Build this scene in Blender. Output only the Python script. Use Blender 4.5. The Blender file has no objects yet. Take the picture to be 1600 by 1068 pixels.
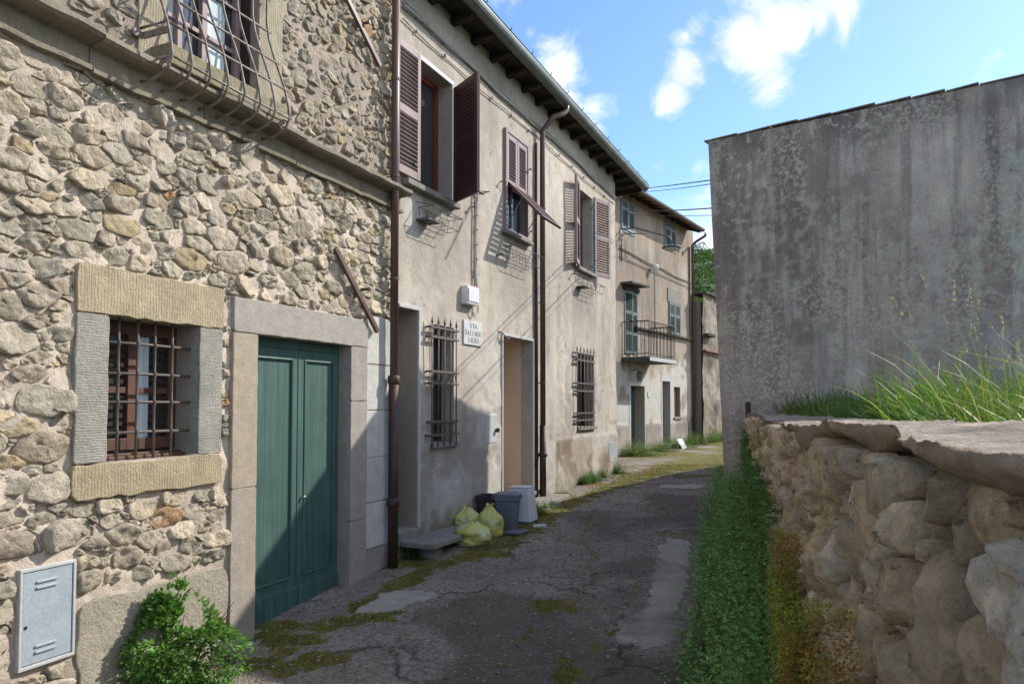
import bpy, math, random
import numpy as np
from mathutils import Vector, Matrix
rad = math.radians
sc = bpy.context.scene
COL = sc.collection
rng = random.Random(7)
NR = np.random.RandomState(11)

# ------------------------------------------------------------------ camera, sky, sun, exposure
EYE = Vector((0, 0, 1.6)); FPX = 1150.0; PITCH = rad(2.19); PY = 588.0
cam_d = bpy.data.cameras.new('camera'); cam = bpy.data.objects.new('camera', cam_d); COL.objects.link(cam)
cam.location = EYE; cam.rotation_euler = (rad(90) + PITCH, 0, 0)
cam_d.sensor_width = 36; cam_d.lens = 36 * FPX / 1600; cam_d.shift_y = (PY - 534) / 1600
cam_d.clip_start = 0.05; cam_d.clip_end = 3000
sc.camera = cam

def ray(px, py):
    xc = (px - 800) / FPX; yc = (PY - py) / FPX
    return Vector((xc, math.cos(PITCH) - yc * math.sin(PITCH), math.sin(PITCH) + yc * math.cos(PITCH)))

SUN = Vector((1.405, 0.681, 1.17)).normalized()
elev = math.asin(SUN.z); azim = math.atan2(SUN.x, SUN.y)
sun_d = bpy.data.lights.new('sun', 'SUN'); sun_d.energy = 2.75; sun_d.angle = rad(0.53); sun_d.color = (1.0, 0.93, 0.82)
sun = bpy.data.objects.new('sun', sun_d); COL.objects.link(sun); sun.location = (10, 5, 12)
sun.rotation_euler = (-SUN).to_track_quat('-Z', 'Y').to_euler()

world = bpy.data.worlds.new('World'); sc.world = world; world.use_nodes = True
sc.view_settings.view_transform = 'Standard'; sc.view_settings.look = 'None'
sc.view_settings.gamma = 1; sc.view_settings.use_curve_mapping = False
sc.view_settings.exposure = 1.08

# ------------------------------------------------------------------ node helpers
class N:
    def __init__(s, nt): s.nt = nt; s.L = nt.links
    def n(s, t, **k):
        o = s.nt.nodes.new(t)
        for a, b in k.items(): setattr(o, a, b)
        return o
    def put(s, sock, v):
        if v is None: return
        if isinstance(v, bpy.types.NodeSocket): s.L.new(v, sock)
        elif isinstance(v, (tuple, list)) and sock.type == 'RGBA' and len(v) == 3: sock.default_value = (*v, 1)
        else: sock.default_value = v
    def pos(s):
        if not hasattr(s, '_p'): s._p = s.n('ShaderNodeNewGeometry').outputs['Position']
        return s._p
    def mapv(s, v, scale=(1, 1, 1), loc=(0, 0, 0), rot=(0, 0, 0)):
        m = s.n('ShaderNodeMapping'); s.put(m.inputs['Vector'], v)
        m.inputs['Scale'].default_value = scale; m.inputs['Location'].default_value = loc; m.inputs['Rotation'].default_value = rot
        return m.outputs[0]
    def noise(s, scale, detail=4, rough=.55, v=None, dist=0):
        t = s.n('ShaderNodeTexNoise'); s.put(t.inputs['Vector'], v if v is not None else s.pos())
        t.inputs['Scale'].default_value = scale; t.inputs['Detail'].default_value = detail
        t.inputs['Roughness'].default_value = rough; t.inputs['Distortion'].default_value = dist
        return t.outputs['Fac']
    def voro(s, scale, feature='F1', v=None, out='Distance', rnd=1):
        t = s.n('ShaderNodeTexVoronoi', feature=feature); s.put(t.inputs['Vector'], v if v is not None else s.pos())
        t.inputs['Scale'].default_value = scale; t.inputs['Randomness'].default_value = rnd
        return t.outputs[out]
    def ramp(s, f, stops, interp='LINEAR'):
        r = s.n('ShaderNodeValToRGB'); s.put(r.inputs[0], f); cr = r.color_ramp; cr.interpolation = interp
        while len(cr.elements) < len(stops): cr.elements.new(.5)
        for e, (p, c) in zip(cr.elements, stops):
            e.position = p; e.color = (c, c, c, 1) if isinstance(c, (int, float)) else (*c, 1)
        return r.outputs[0]
    def rng(s, f, a, b, c=0, d=1):
        m = s.n('ShaderNodeMapRange'); s.put(m.inputs[0], f)
        for i, v in enumerate((a, b, c, d)): m.inputs[i + 1].default_value = v
        return m.outputs[0]
    def mix(s, f, a, b, mode='MIX'):
        m = s.n('ShaderNodeMix', data_type='RGBA', blend_type=mode)
        s.put(m.inputs[0], f); s.put(m.inputs[6], a); s.put(m.inputs[7], b)
        return m.outputs[2]
    def math(s, op, a, b=None, c=None):
        m = s.n('ShaderNodeMath', operation=op); s.put(m.inputs[0], a)
        if b is not None: s.put(m.inputs[1], b)
        if c is not None: s.put(m.inputs[2], c)
        return m.outputs[0]
    def attr(s, name, out='Color'): return s.n('ShaderNodeAttribute', attribute_name=name).outputs[out]
    def bump(s, h, strength=.5, dist=.01, normal=None):
        b = s.n('ShaderNodeBump'); b.inputs['Strength'].default_value = strength; b.inputs['Distance'].default_value = dist
        s.put(b.inputs['Height'], h); s.put(b.inputs['Normal'], normal)
        return b.outputs[0]

MATS = {}
def newmat(name):
    m = bpy.data.materials.new(name); m.use_nodes = True; nt = m.node_tree
    b = nt.nodes['Principled BSDF']; MATS[name] = m
    return m, N(nt), b
def simple(name, c1, c2=None, scale=8, rough=.7, bump=.3, dist=.004, metal=0, fine=60, spec=.4, streak=False, spots=None, amt=(.35, .65)):
    m, k, b = newmat(name); c2 = c2 or tuple(x * .7 for x in c1)
    v = k.mapv(k.pos(), (1, 1, .15)) if streak else None
    f = k.ramp(k.noise(scale, 6, .6, v), [(amt[0], 0.), (amt[1], 1.)])
    c = k.mix(f, c1, c2)
    c = k.mix(k.ramp(k.noise(fine, 3, .6), [(.3, .75), (.7, 1.15)]), (0, 0, 0), c, 'MIX')if False else k.mix(1, c, k.ramp(k.noise(fine, 3, .6), [(.3, .78), (.7, 1.0)]), 'MULTIPLY')
    if spots: c = k.mix(k.ramp(k.noise(spots[1], 5, .7), [(spots[2], 0.), (spots[2] + .06, 1.)]), c, spots[0])
    k.put(b.inputs['Base Color'], c)
    b.inputs['Roughness'].default_value = rough; b.inputs['Metallic'].default_value = metal
    b.inputs['Specular IOR Level'].default_value = spec
    if bump:
        h = k.math('ADD', k.noise(fine, 5, .65), k.math('MULTIPLY', k.noise(scale * 2, 5, .6, v), .8))
        k.put(b.inputs['Normal'], k.bump(h, bump, dist))
    return m

# ------------------------------------------------------------------ world
k = N(world.node_tree); bg = world.node_tree.nodes['Background']
sky = k.n('ShaderNodeTexSky', sky_type='NISHITA'); sky.sun_disc = False
sky.sun_elevation = elev; sky.sun_rotation = azim; sky.altitude = 300; sky.air_density = 1.0; sky.dust_density = .6; sky.ozone_density = 2.2
tc = k.n('ShaderNodeTexCoord').outputs['Generated']
nz1 = k.noise(3.2, 9, .62, k.mapv(tc, (1, 1, 1.5)), .25)
nz2 = k.noise(9, 8, .65, k.mapv(tc, (1.1, 1.1, 1.1)), 1.1)
field = k.math('ADD', k.math('MULTIPLY', nz1, .42), k.math('MULTIPLY', nz2, .58))
blob = None
for (px, py, r, w) in [(1050, 150, .030, .34), (1068, 105, .034, .34), (1072, 55, .026, .30), (1110, 90, .025, .2), (1155, 72, .034, .30), (1200, 110, .04, .34), (1225, 60, .04, .3), (1250, 30, .035, .28), (1295, 8, .05, .28),
                       (885, 112, .05, .22), (930, 170, .03, .2), (800, -8, .05, .2), (1095, 310, .05, .25), (1100, 370, .05, .26), (1028, 262, .03, .15),
                       (1545, 100, .02, .12), (955, 20, .025, .1), (1060, 385, .05, .2), (1180, 20, .03, .1)]:
    d = ray(px, py).normalized()
    vm = k.n('ShaderNodeVectorMath', operation='DISTANCE'); k.L.new(tc, vm.inputs[0]); vm.inputs[1].default_value = d
    g = k.math('MULTIPLY', k.rng(vm.outputs['Value'], 0, r * 1.5, 1, 0), w)
    blob = g if blob is None else k.math('MAXIMUM', blob, g)
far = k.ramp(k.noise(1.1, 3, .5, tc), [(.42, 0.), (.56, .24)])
# scattered cloud over the unseen sky, thickened there for neutral fill light
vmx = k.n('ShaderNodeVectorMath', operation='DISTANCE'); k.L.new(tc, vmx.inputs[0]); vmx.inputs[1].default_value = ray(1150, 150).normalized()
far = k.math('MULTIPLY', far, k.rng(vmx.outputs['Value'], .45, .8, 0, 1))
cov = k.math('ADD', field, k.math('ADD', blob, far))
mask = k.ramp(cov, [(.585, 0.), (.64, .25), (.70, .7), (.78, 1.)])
cc = k.mix(k.ramp(k.noise(7, 6, .6, k.mapv(tc, (1, 1, 1), (.03, 0, -.05))), [(.4, 0.), (.65, 1.)]), (3.3, 3.45, 3.7), (4.9, 4.9, 4.95))
skyc = k.mix(1, sky.outputs[0], (.60, .70, .84), 'MULTIPLY')
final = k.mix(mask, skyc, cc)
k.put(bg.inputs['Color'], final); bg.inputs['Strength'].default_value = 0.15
world.cycles.sampling_method = 'AUTOMATIC'

# ------------------------------------------------------------------ numpy noise
_perm = np.random.RandomState(3).rand(64, 64, 64)
def vn(x, y, z=0.):
    x = np.asarray(x, float); y = np.asarray(y, float); z = np.asarray(z, float) + 0 * x
    xi, yi, zi = np.floor(x).astype(int), np.floor(y).astype(int), np.floor(z).astype(int)
    fx, fy, fz = x - xi, y - yi, z - zi
    fx, fy, fz = fx * fx * (3 - 2 * fx), fy * fy * (3 - 2 * fy), fz * fz * (3 - 2 * fz)
    def g(a, b, c): return _perm[(xi + a) & 63, (yi + b) & 63, (zi + c) & 63]
    r = 0
    for a in (0, 1):
        for b in (0, 1):
            for c in (0, 1):
                r = r + g(a, b, c) * (fx if a else 1 - fx) * (fy if b else 1 - fy) * (fz if c else 1 - fz)
    return r
def fbm(x, y, z=0., o=4, r=.5):
    t = 0; a = 1; w = 0
    for i in range(o):
        t = t + a * vn(np.asarray(x) * 2 ** i + 7.3 * i, np.asarray(y) * 2 ** i + 3.1 * i, np.asarray(z) * 2 ** i + 1.7 * i); w += a; a *= r
    return t / w
def fc(x, y, z=0., o=4, r=.5): return np.clip((fbm(x, y, z, o, r) - .5) * 1.9 + .5, 0, 1)
def sst(x, a, b):
    t = np.clip((np.asarray(x, float) - a) / (b - a), 0, 1); return t * t * (3 - 2 * t)

# ------------------------------------------------------------------ frames and meshes
class Frame:
    def __init__(s, ox, oy, deg=None, u=None, n=None):
        if u is None: u = (math.sin(rad(deg)), math.cos(rad(deg)))
        s.o = Vector((ox, oy, 0)); s.u = Vector((u[0], u[1], 0)).normalized()
        s.n = Vector((s.u.y, -s.u.x, 0)) if n is None else Vector((n[0], n[1], 0)).normalized()
    def P(s, a, n, z): return s.o + s.u * a + s.n * n + Vector((0, 0, z))
    def px(s, x, y, n=0.):
        d = ray(x, y); o = s.o + s.n * n
        t = (o - EYE).dot(s.n) / d.dot(s.n); p = EYE + d * t
        return (p - s.o).dot(s.u), p.z
    def sx(s, x, y, n=0.): return s.px(x, y, n)[0]
    def rect(s, xl, yt, xr, yb, n=0.):
        """left-edge top and bottom and right edge in the picture -> s0,s1,z0,z1 on the plane"""
        a, zt = s.px(xl, yt, n); _, zb = s.px(xl, yb, n)
        b = s.px(xr, (yt + yb) / 2, n)[0]
        return a, b, zb, zt
FA = Frame(-1.09, 6.90, 22.87)
FB = Frame(-1.09, 6.90, 24.33)
FC = Frame(2.71, 19.2, 32.77)
FE = Frame(2.33, 8.63, u=(.824, -.566), n=(-.566, -.824))
FF = Frame(2.70, 8.38, u=(-.266, -.964), n=(-.964, .266))
GY = [-30, 0, 3.5, 5.2, 7.3, 8.7, 10.6, 13.5, 18, 20, 24.4, 40, 80]; GZ = [-.9, -.25, -.12, -.01, .2, .28, .33, .37, .27, .23, .37, .9, 2]
def gz(x, y): return np.interp(y, GY, GZ)

class MB:
    def __init__(s): s.v = []; s.f = []; s.m = []; s.c = []; s.cur = None
    def add(s, vs, fs, c=None):
        b = len(s.v); s.v += [tuple(x) for x in vs]; s.f += [tuple(i + b for i in f) for f in fs]
        s.c += [c or (1, 1, 1)] * len(vs)
        return s
    def box(s, F, s0, s1, n0, n1, z0, z1, c=None):
        P = F.P
        vs = [P(s0, n0, z0), P(s1, n0, z0), P(s1, n1, z0), P(s0, n1, z0), P(s0, n0, z1), P(s1, n0, z1), P(s1, n1, z1), P(s0, n1, z1)]
        return s.add(vs, [(0, 1, 2, 3), (7, 6, 5, 4), (0, 4, 5, 1), (1, 5, 6, 2), (2, 6, 7, 3), (3, 7, 4, 0)], c)
    def obox(s, c, ax, ay, az, col=None):
        """box from centre and three half-axis vectors"""
        c, ax, ay, az = map(Vector, (c, ax, ay, az))
        vs = [c + ax * i + ay * j + az * k for k in (-1, 1) for i, j in ((-1, -1), (1, -1), (1, 1), (-1, 1))]
        return s.add(vs, [(0, 3, 2, 1), (4, 5, 6, 7), (0, 1, 5, 4), (1, 2, 6, 5), (2, 3, 7, 6), (3, 0, 4, 7)], col)
    def beam(s, a, b, w, h, up=(0, 0, 1)):
        a, b = Vector(a), Vector(b); d = (b - a); L = d.length; d.normalize()
        x = d.cross(Vector(up)).normalized(); y = x.cross(d)
        return s.obox((a + b) / 2, d * L / 2, x * w / 2, y * h / 2)
    def tube(s, pts, r, seg=8, cap=True):
        pts = [Vector(p) for p in pts]; n = len(pts); rr = r if isinstance(r, (list, tuple)) else [r] * n
        prev = None; vs = []
        for i, p in enumerate(pts):
            t = (pts[min(i + 1, n - 1)] - pts[max(i - 1, 0)]).normalized()
            if prev is None: prev = t.orthogonal().normalized()
            prev = (prev - t * prev.dot(t)).normalized(); b = t.cross(prev)
            for j in range(seg):
                a = 2 * math.pi * j / seg; vs.append(p + (prev * math.cos(a) + b * math.sin(a)) * rr[i])
        fs = [(i * seg + j, i * seg + (j + 1) % seg, (i + 1) * seg + (j + 1) % seg, (i + 1) * seg + j) for i in range(n - 1) for j in range(seg)]
        if cap: fs += [tuple(range(seg))[::-1], tuple((n - 1) * seg + j for j in range(seg))]
        return s.add(vs, fs)
    def lathe(s, c, prof, seg=20, axis=(0, 0, 1), rj=None):
        c = Vector(c); az = Vector(axis).normalized(); ax = az.orthogonal().normalized(); ay = az.cross(ax)
        vs = [c + az * z + (ax * math.cos(2 * math.pi * j / seg) + ay * math.sin(2 * math.pi * j / seg)) * r for r, z in prof for j in range(seg)]
        n = len(prof)
        fs = [(i * seg + j, i * seg + (j + 1) % seg, (i + 1) * seg + (j + 1) % seg, (i + 1) * seg + j) for i in range(n - 1) for j in range(seg)]
        fs += [tuple(range(seg))[::-1], tuple((n - 1) * seg + j for j in range(seg))]
        return s.add(vs, fs)
    def prism(s, F, poly, n0, n1):
        """poly: (s,z) outline, extruded from n0 to n1"""
        m = len(poly); vs = [F.P(a, n0, z) for a, z in poly] + [F.P(a, n1, z) for a, z in poly]
        return s.add(vs, [tuple(range(m)), tuple(range(2 * m - 1, m - 1, -1))] + [(i, i + m, (i + 1) % m + m, (i + 1) % m) for i in range(m)])
def link(name, verts, faces, mat, parent=None, cols=None, smooth=False, bev=0, solid=0, sub=0, fixn=True):
    me = bpy.data.meshes.new(name)
    off = parent_loc(parent)
    if isinstance(verts, np.ndarray): verts = (verts - np.array(off)).tolist()
    else: verts = [(v[0] - off.x, v[1] - off.y, v[2] - off.z) for v in verts]
    me.from_pydata(verts, [], faces.tolist() if isinstance(faces, np.ndarray) else faces)
    if cols is not None:
        a = me.color_attributes.new('tint', 'FLOAT_COLOR', 'POINT')
        cc = np.ones((len(verts), 4)); cc[:, :3] = np.array(cols)[:, :3]; a.data.foreach_set('color', cc.ravel())
    if fixn:
        import bmesh
        bm = bmesh.new(); bm.from_mesh(me); bmesh.ops.recalc_face_normals(bm, faces=bm.faces); bm.to_mesh(me); bm.free()
    if smooth: me.polygons.foreach_set('use_smooth', [True] * len(me.polygons))
    if mat: me.materials.append(MATS[mat] if isinstance(mat, str) else mat)
    o = bpy.data.objects.new(name, me); COL.objects.link(o)
    if parent is not None: o.parent = parent
    if bev:
        b = o.modifiers.new('bevel', 'BEVEL'); b.width = bev; b.segments = 2; b.limit_method = 'ANGLE'
    if solid:
        b = o.modifiers.new('solid', 'SOLIDIFY'); b.thickness = solid
    if sub:
        b = o.modifiers.new('sub', 'SUBSURF'); b.levels = sub; b.render_levels = sub
    return o
def parent_loc(p):
    v = Vector((0, 0, 0))
    while p is not None: v = v + p.location; p = p.parent
    return v
def out(mb, name, mat, parent=None, **kw):
    return link(name, mb.v, mb.f, mat, parent, cols=kw.pop('cols', None), **kw)
def thing(name, label, cat, loc, group=None):
    o = bpy.data.objects.new(name, None); COL.objects.link(o); o.location = loc; o.empty_display_size = .2
    o['label'] = label; o['category'] = cat
    if group: o['group'] = group
    return o
def tag(o, label, cat, group=None, kind=None):
    o['label'] = label; o['category'] = cat
    if group: o['group'] = group
    if kind: o['kind'] = kind
    return o
def rebase(o, loc):
    """put the origin of a one-mesh thing at its base"""
    loc = Vector(loc); o.data.transform(Matrix.Translation(-loc)); o.location = loc; return o

def wallgrid(F, s0, s1, z0, z1, holes, step, dispf, colf, n=0.):
    """front face of a wall as a displaced grid with rectangular openings left out"""
    def cuts(a, b, extra):
        e = sorted({round(x, 4) for x in [a, b] + [x for x in extra if a < x < b]}); r = []
        for p, q in zip(e, e[1:]):
            m = max(1, int(math.ceil((q - p) / step))); r += [p + (q - p) * i / m for i in range(m)]
        return np.array(r + [e[-1]])
    S = cuts(s0, s1, [h[i] for h in holes for i in (0, 1)]); Z = cuts(z0, z1, [h[i] for h in holes for i in (2, 3)])
    gs, gzz = np.meshgrid(S, Z, indexing='ij'); ds = dispf(gs, gzz)
    for h in holes:     # calm the surface at the edges of openings
        dx = np.maximum(np.maximum(h[0] - gs, gs - h[1]), 0); dz = np.maximum(np.maximum(h[2] - gzz, gzz - h[3]), 0)
        ds = ds * sst(np.hypot(dx, dz), 0, .08)
    o = np.array(F.o); u = np.array(F.u); nn = np.array(F.n)
    V = o + gs[..., None] * u + (n + ds)[..., None] * nn + gzz[..., None] * np.array([0, 0, 1.])
    C = colf(gs, gzz); nz = len(Z)
    cs = (S[:-1] + S[1:]) / 2; cz = (Z[:-1] + Z[1:]) / 2; keep = np.ones((len(cs), len(cz)), bool)
    for h in holes: keep &= ~((cs[:, None] > h[0]) & (cs[:, None] < h[1]) & (cz[None] > h[2]) & (cz[None] < h[3]))
    i, j = np.nonzero(keep); a = i * nz + j
    return V.reshape(-1, 3), np.stack([a, a + nz, a + nz + 1, a + 1], 1), C.reshape(-1, 3)
def reveal(mb, F, h, depth, n=0., sides='lrtb', bottom=True):
    s0, s1, z0, z1 = h; P = F.P; a, b = n, n - depth
    mb.add([P(s0, a, z0), P(s0, b, z0), P(s0, b, z1), P(s0, a, z1)], [(0, 1, 2, 3)])
    mb.add([P(s1, a, z0), P(s1, a, z1), P(s1, b, z1), P(s1, b, z0)], [(0, 1, 2, 3)])
    mb.add([P(s0, a, z1), P(s0, b, z1), P(s1, b, z1), P(s1, a, z1)], [(0, 1, 2, 3)])
    mb.add([P(s0, a, z0), P(s1, a, z0), P(s1, b, z0), P(s0, b, z0)], [(0, 1, 2, 3)])

# ------------------------------------------------------------------ rubble generator
def clip(poly, nx, ny, d):
    r = []; m = len(poly)
    for i in range(m):
        a = poly[i]; b = poly[(i + 1) % m]; da = a[0] * nx + a[1] * ny - d; db = b[0] * nx + b[1] * ny - d
        if da <= 0: r.append(a)
        if (da < 0) != (db < 0) and da != db:
            t = da / (da - db); r.append((a[0] + (b[0] - a[0]) * t, a[1] + (b[1] - a[1]) * t))
    return r
def rubble(s0, s1, z0, z1, sizes, asp, gap, holes, R, pack=.86, zlow=None, boxy=False, course=0):
    pts = np.zeros((0, 3))
    for lo, hi, tries in sizes:
        for _ in range(tries):
            r = R.uniform(lo, hi); a = R.uniform(s0, s1) / asp; z = R.uniform(z0, z1)
            if course and r < course * .62: z = (round(z / course) + R.choice([0, 0, 0, .5])) * course + R.gauss(0, course * .09) + .03 * math.sin(a * asp * 1.7)
            if zlow and z < zlow(a * asp): continue
            if any(h[0] - r * .55 * asp < a * asp < h[1] + r * .55 * asp and h[2] - r * .55 < z < h[3] + r * .55 for h in holes): continue
            if len(pts) and np.any(np.hypot(pts[:, 0] - a, pts[:, 1] - z) < pack * (pts[:, 2] + r)): continue
            pts = np.vstack([pts, [a, z, r]])
    cells = []
    for i, (a, z, r) in enumerate(pts):
        if boxy:
            w_, h_ = r * R.uniform(1.1, 1.7), r * R.uniform(.95, 1.2); tl_ = R.gauss(0, .09); J = lambda: R.uniform(.78, 1.08)
            poly = [(w_ * J(), h_ * J()), (-w_ * J() * R.uniform(.2, 1), h_ * R.uniform(.9, 1.12)), (-w_ * J(), h_ * J()), (-w_ * R.uniform(1, 1.12), -h_ * R.uniform(-.3, .3)), (-w_ * J(), -h_ * J()), (w_ * R.uniform(-.4, .4), -h_ * R.uniform(.92, 1.12)), (w_ * J(), -h_ * J())]
            ang = lambda p: math.atan2(p[1], p[0]); poly.sort(key=ang); poly = [(x * math.cos(tl_) - y * math.sin(tl_), x * math.sin(tl_) + y * math.cos(tl_)) for x, y in poly]
        else:
            k_ = R.randint(6, 8); ph = R.uniform(0, 6.28)
            poly = [(math.cos(ph + 6.283 * j / k_) * r * R.uniform(1.15, 1.5), math.sin(ph + 6.283 * j / k_) * r * R.uniform(1.0, 1.3)) for j in range(k_)]
        d = np.hypot(pts[:, 0] - a, pts[:, 1] - z); nb = np.nonzero((d > 1e-6) & (d < 1.7 * (r + pts[:, 2]) + .02))[0]
        for j in nb:
            nx, ny = (pts[j, 0] - a) / d[j], (pts[j, 1] - z) / d[j]
            t = (d[j] ** 2 + r * r - pts[j, 2] ** 2) / (2 * d[j]); poly = clip(poly, nx, ny, t - gap * R.uniform(.25, .8))
            if len(poly) < 3: break
        for h in holes:
            if len(poly) < 3: break
            S = a * asp; cand = [(h[0] - S, (1, 0)), (S - h[1], (-1, 0)), (h[2] - z, (0, 1)), (z - h[3], (0, -1))]
            dist, (nx, ny) = max(cand); poly = clip(poly, nx, ny, (dist - gap * .5) / (asp if nx else 1))
        for dist, (nx, ny) in ((a * asp - s0, (-1, 0)), (s1 - a * asp, (1, 0)), (z - z0, (0, -1)), (z1 - z, (0, 1))):
            if len(poly) >= 3: poly = clip(poly, nx, ny, max(dist, .001) / (asp if nx else 1) - gap * .3)
        if len(poly) < 3: continue
        P = [((a + p[0]) * asp, z + p[1]) for p in poly]
        A = abs(sum(P[q][0] * P[(q + 1) % len(P)][1] - P[(q + 1) % len(P)][0] * P[q][1] for q in range(len(P)))) / 2
        if A < .0007: continue
        cells.append((A, P))
    return cells
def stone_mesh(F, P, h, R, M=16, n=0., rough=.35, tilt=.12, cps=2, wob=.28, rings=((1.0, -.9), (.985, .25), (.9, .74), (.66, .95), (.34, 1.04)), rnd=.24):
    for _ in range(cps):
        Q = []
        for i in range(len(P)):
            a, b = P[i], P[(i + 1) % len(P)]
            Q += [(a[0] * (1 - rnd) + b[0] * rnd, a[1] * (1 - rnd) + b[1] * rnd), (a[0] * rnd + b[0] * (1 - rnd), a[1] * rnd + b[1] * (1 - rnd))]
        P = Q
    P = np.array(P); c = P.mean(0); E = np.vstack([P, P[:1]]); L = np.r_[0, np.cumsum(np.hypot(*np.diff(E, axis=0).T))]
    t = np.linspace(0, L[-1], M, endpoint=False); B = np.stack([np.interp(t, L, E[:, 0]), np.interp(t, L, E[:, 1])], 1)
    sz = math.sqrt(abs(L[-1])) ; off = R.uniform(0, 50); scl = 9.
    rad_ = np.hypot(*(B - c).T).mean(); scl = 1.6 / max(rad_, .02)
    ta, tb = R.gauss(0, tilt), R.gauss(0, tilt)
    vs = []
    for kf, hf in rings:
        q = c + (B - c) * kf
        if 0 < hf: q = q + (np.stack([fbm(B[:, 0] * scl * 1.7 + off, B[:, 1] * scl * 1.7, off + hf, 2), fbm(B[:, 0] * scl * 1.7 + off + 9, B[:, 1] * scl * 1.7, off, 2)], 1) - .5) * rad_ * wob
        nn = n + h * hf + (rough * h * 2 * (fbm(q[:, 0] * scl + off, q[:, 1] * scl, off, 3) - .5) if hf > .1 else 0)
        nn = nn + (((q[:, 0] - c[0]) * ta + (q[:, 1] - c[1]) * tb) if hf > .5 else 0)
        for (a, z), m_ in zip(q, np.broadcast_to(nn, (M,))): vs.append(F.P(a, m_, z))
    vs.append(F.P(c[0], n + h * 1.05, c[1])); k_ = len(rings)
    fs = [(i * M + j, i * M + (j + 1) % M, (i + 1) * M + (j + 1) % M, (i + 1) * M + j) for i in range(k_ - 1) for j in range(M)]
    fs += [((k_ - 1) * M + j, (k_ - 1) * M + (j + 1) % M, k_ * M) for j in range(M)]
    return vs, fs
def build_stones(F, cells, parent, mat, palette, R, hfun, limit=300, score=None, name='stone', stuffname='small_stones', **kw):
    order = sorted(cells, key=lambda c: -(score(c) if score else c[0]))
    mb = MB()
    for i, (A, P) in enumerate(order):
        col = palette(A, P); vs, fs = stone_mesh(F, P, hfun(A), R, **kw)
        if i < limit: link(name, vs, fs, mat, parent, cols=[col] * len(vs), smooth=True, fixn=False)
        else: mb.add(vs, fs, col)
    if mb.v:
        o = link(stuffname, mb.v, mb.f, mat, parent, cols=mb.c, smooth=True, fixn=False); o['kind'] = 'stuff'

# ------------------------------------------------------------------ materials
def tinted(name, fine=45, med=9, lo=.72, hi=1.12, rough=.9, bump=.6, dist=.008, spots=(), extra=None, spec=.25, streak=None):
    """material whose base colour is the mesh tint, broken up by grain and blotches"""
    m, k, b = newmat(name)
    c = k.attr('tint')
    c = k.mix(1, c, k.ramp(k.noise(med, 6, .62), [(.3, lo), (.7, hi)]), 'MULTIPLY')
    c = k.mix(1, c, k.ramp(k.noise(fine, 4, .65), [(.3, .8), (.68, 1.08)]), 'MULTIPLY')
    if streak:
        c = k.mix(k.ramp(k.noise(streak[0], 6, .65, k.mapv(k.pos(), (1, 1, streak[1]))), [(streak[2], 0.), (streak[2] + .12, streak[4])]), c, streak[3])
    for sp_ in spots:
        col, s, th, amt = sp_[:4]; f = k.ramp(k.noise(s, 5, .7), [(th, 0.), (th + .05, amt)])
        if len(sp_) > 4: f = k.math('MULTIPLY', f, k.ramp(k.noise(sp_[4], 4, .6, k.mapv(k.pos(), (1, 1, .6), (s, 2, 1))), [(.46, 0.), (.58, 1.)]))
        c = k.mix(f, c, col)
    k.put(b.inputs['Base Color'], c); b.inputs['Roughness'].default_value = rough; b.inputs['Specular IOR Level'].default_value = spec
    h = k.math('ADD', k.noise(fine, 6, .7), k.math('MULTIPLY', k.noise(med * 1.5, 6, .65), 1.1))
    if extra: h = extra(k, h)
    k.put(b.inputs['Normal'], k.bump(h, bump, dist))
    return m
tinted('stone', 60, 14, .68, 1.18, bump=.95, dist=.016, spots=[((.62, .60, .54), 30, .66, .65), ((.06, .055, .045), 24, .68, .75), ((.45, .36, .2), 8, .68, .4)],
       extra=lambda k, h: k.math('ADD', h, k.math('MULTIPLY', k.voro(22, 'F1'), -.7)))
tinted('mortar', 90, 10, .8, 1.1, bump=.9, dist=.012, spots=[((.16, .135, .11), 5, .62, .55), ((.62, .58, .52), 3.5, .66, .4)])
tinted('plaster', 70, 6, .86, 1.07, bump=1, dist=.010, spots=[((.15, .13, .11), 26, .72, .5), ((.62, .6, .55), 3.2, .64, .3)], streak=(7, .12, .60, (.25, .22, .18), .38))
tinted('rough_plaster', 50, 9, .78, 1.12, bump=1, dist=.012, spots=[((.12, .11, .10), 18, .66, .6), ((.62, .60, .54), 30, .69, .6)])
tinted('concrete_old', 55, 5, .78, 1.12, bump=.85, dist=.008, spots=[((.13, .115, .105), 30, .60, .45), ((.60, .55, .41), 26, .50, .7, 1.4), ((.64, .585, .46), 12, .55, .65, .9), ((.10, .09, .08), 20, .55, .45, 1.1)], streak=(7, .07, .50, (.19, .165, .15), .55))
tinted('drystone', 75, 14, .62, 1.25, bump=1, dist=.022, streak=(9, .18, .56, (.22, .165, .11), .35), spots=[((.62, .56, .46), 38, .60, .55, 2.2), ((.06, .045, .032), 16, .60, .7), ((.36, .21, .10), 4, .62, .4), ((.13, .13, .045), 3, .6, .5)],
       extra=lambda k, h: k.math('ADD', h, k.math('MULTIPLY', k.voro(9, 'F1', k.mapv(k.pos(), (1, 1, 1.4))), -.5)))
tinted('ashlar', 85, 12, .85, 1.08, bump=.7, dist=.006, spots=[((.55, .54, .50), 55, .68, .6), ((.12, .10, .08), 10, .66, .35)])
def chiseled(name, horizontal):
    def ex(k, h):
        sc_ = (1, 1, 1)
        w = k.n('ShaderNodeTexWave', bands_direction='Z' if horizontal else 'Y'); w.inputs['Scale'].default_value = 22 if horizontal else 17
        w.inputs['Distortion'].default_value = 5.5; w.inputs['Detail'].default_value = 3; w.inputs['Detail Scale'].default_value = 2.5
        k.put(w.inputs['Vector'], k.mapv(k.pos(), (1, 1, .35) if not horizontal else (.35, .35, 1)))
        return k.math('ADD', k.math('MULTIPLY', w.outputs['Fac'], .24), h)
    return tinted(name, 70, 8, .75, 1.1, bump=.85, dist=.011, spots=[((.12, .10, .06), 14, .66, .4)], extra=ex)
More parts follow.
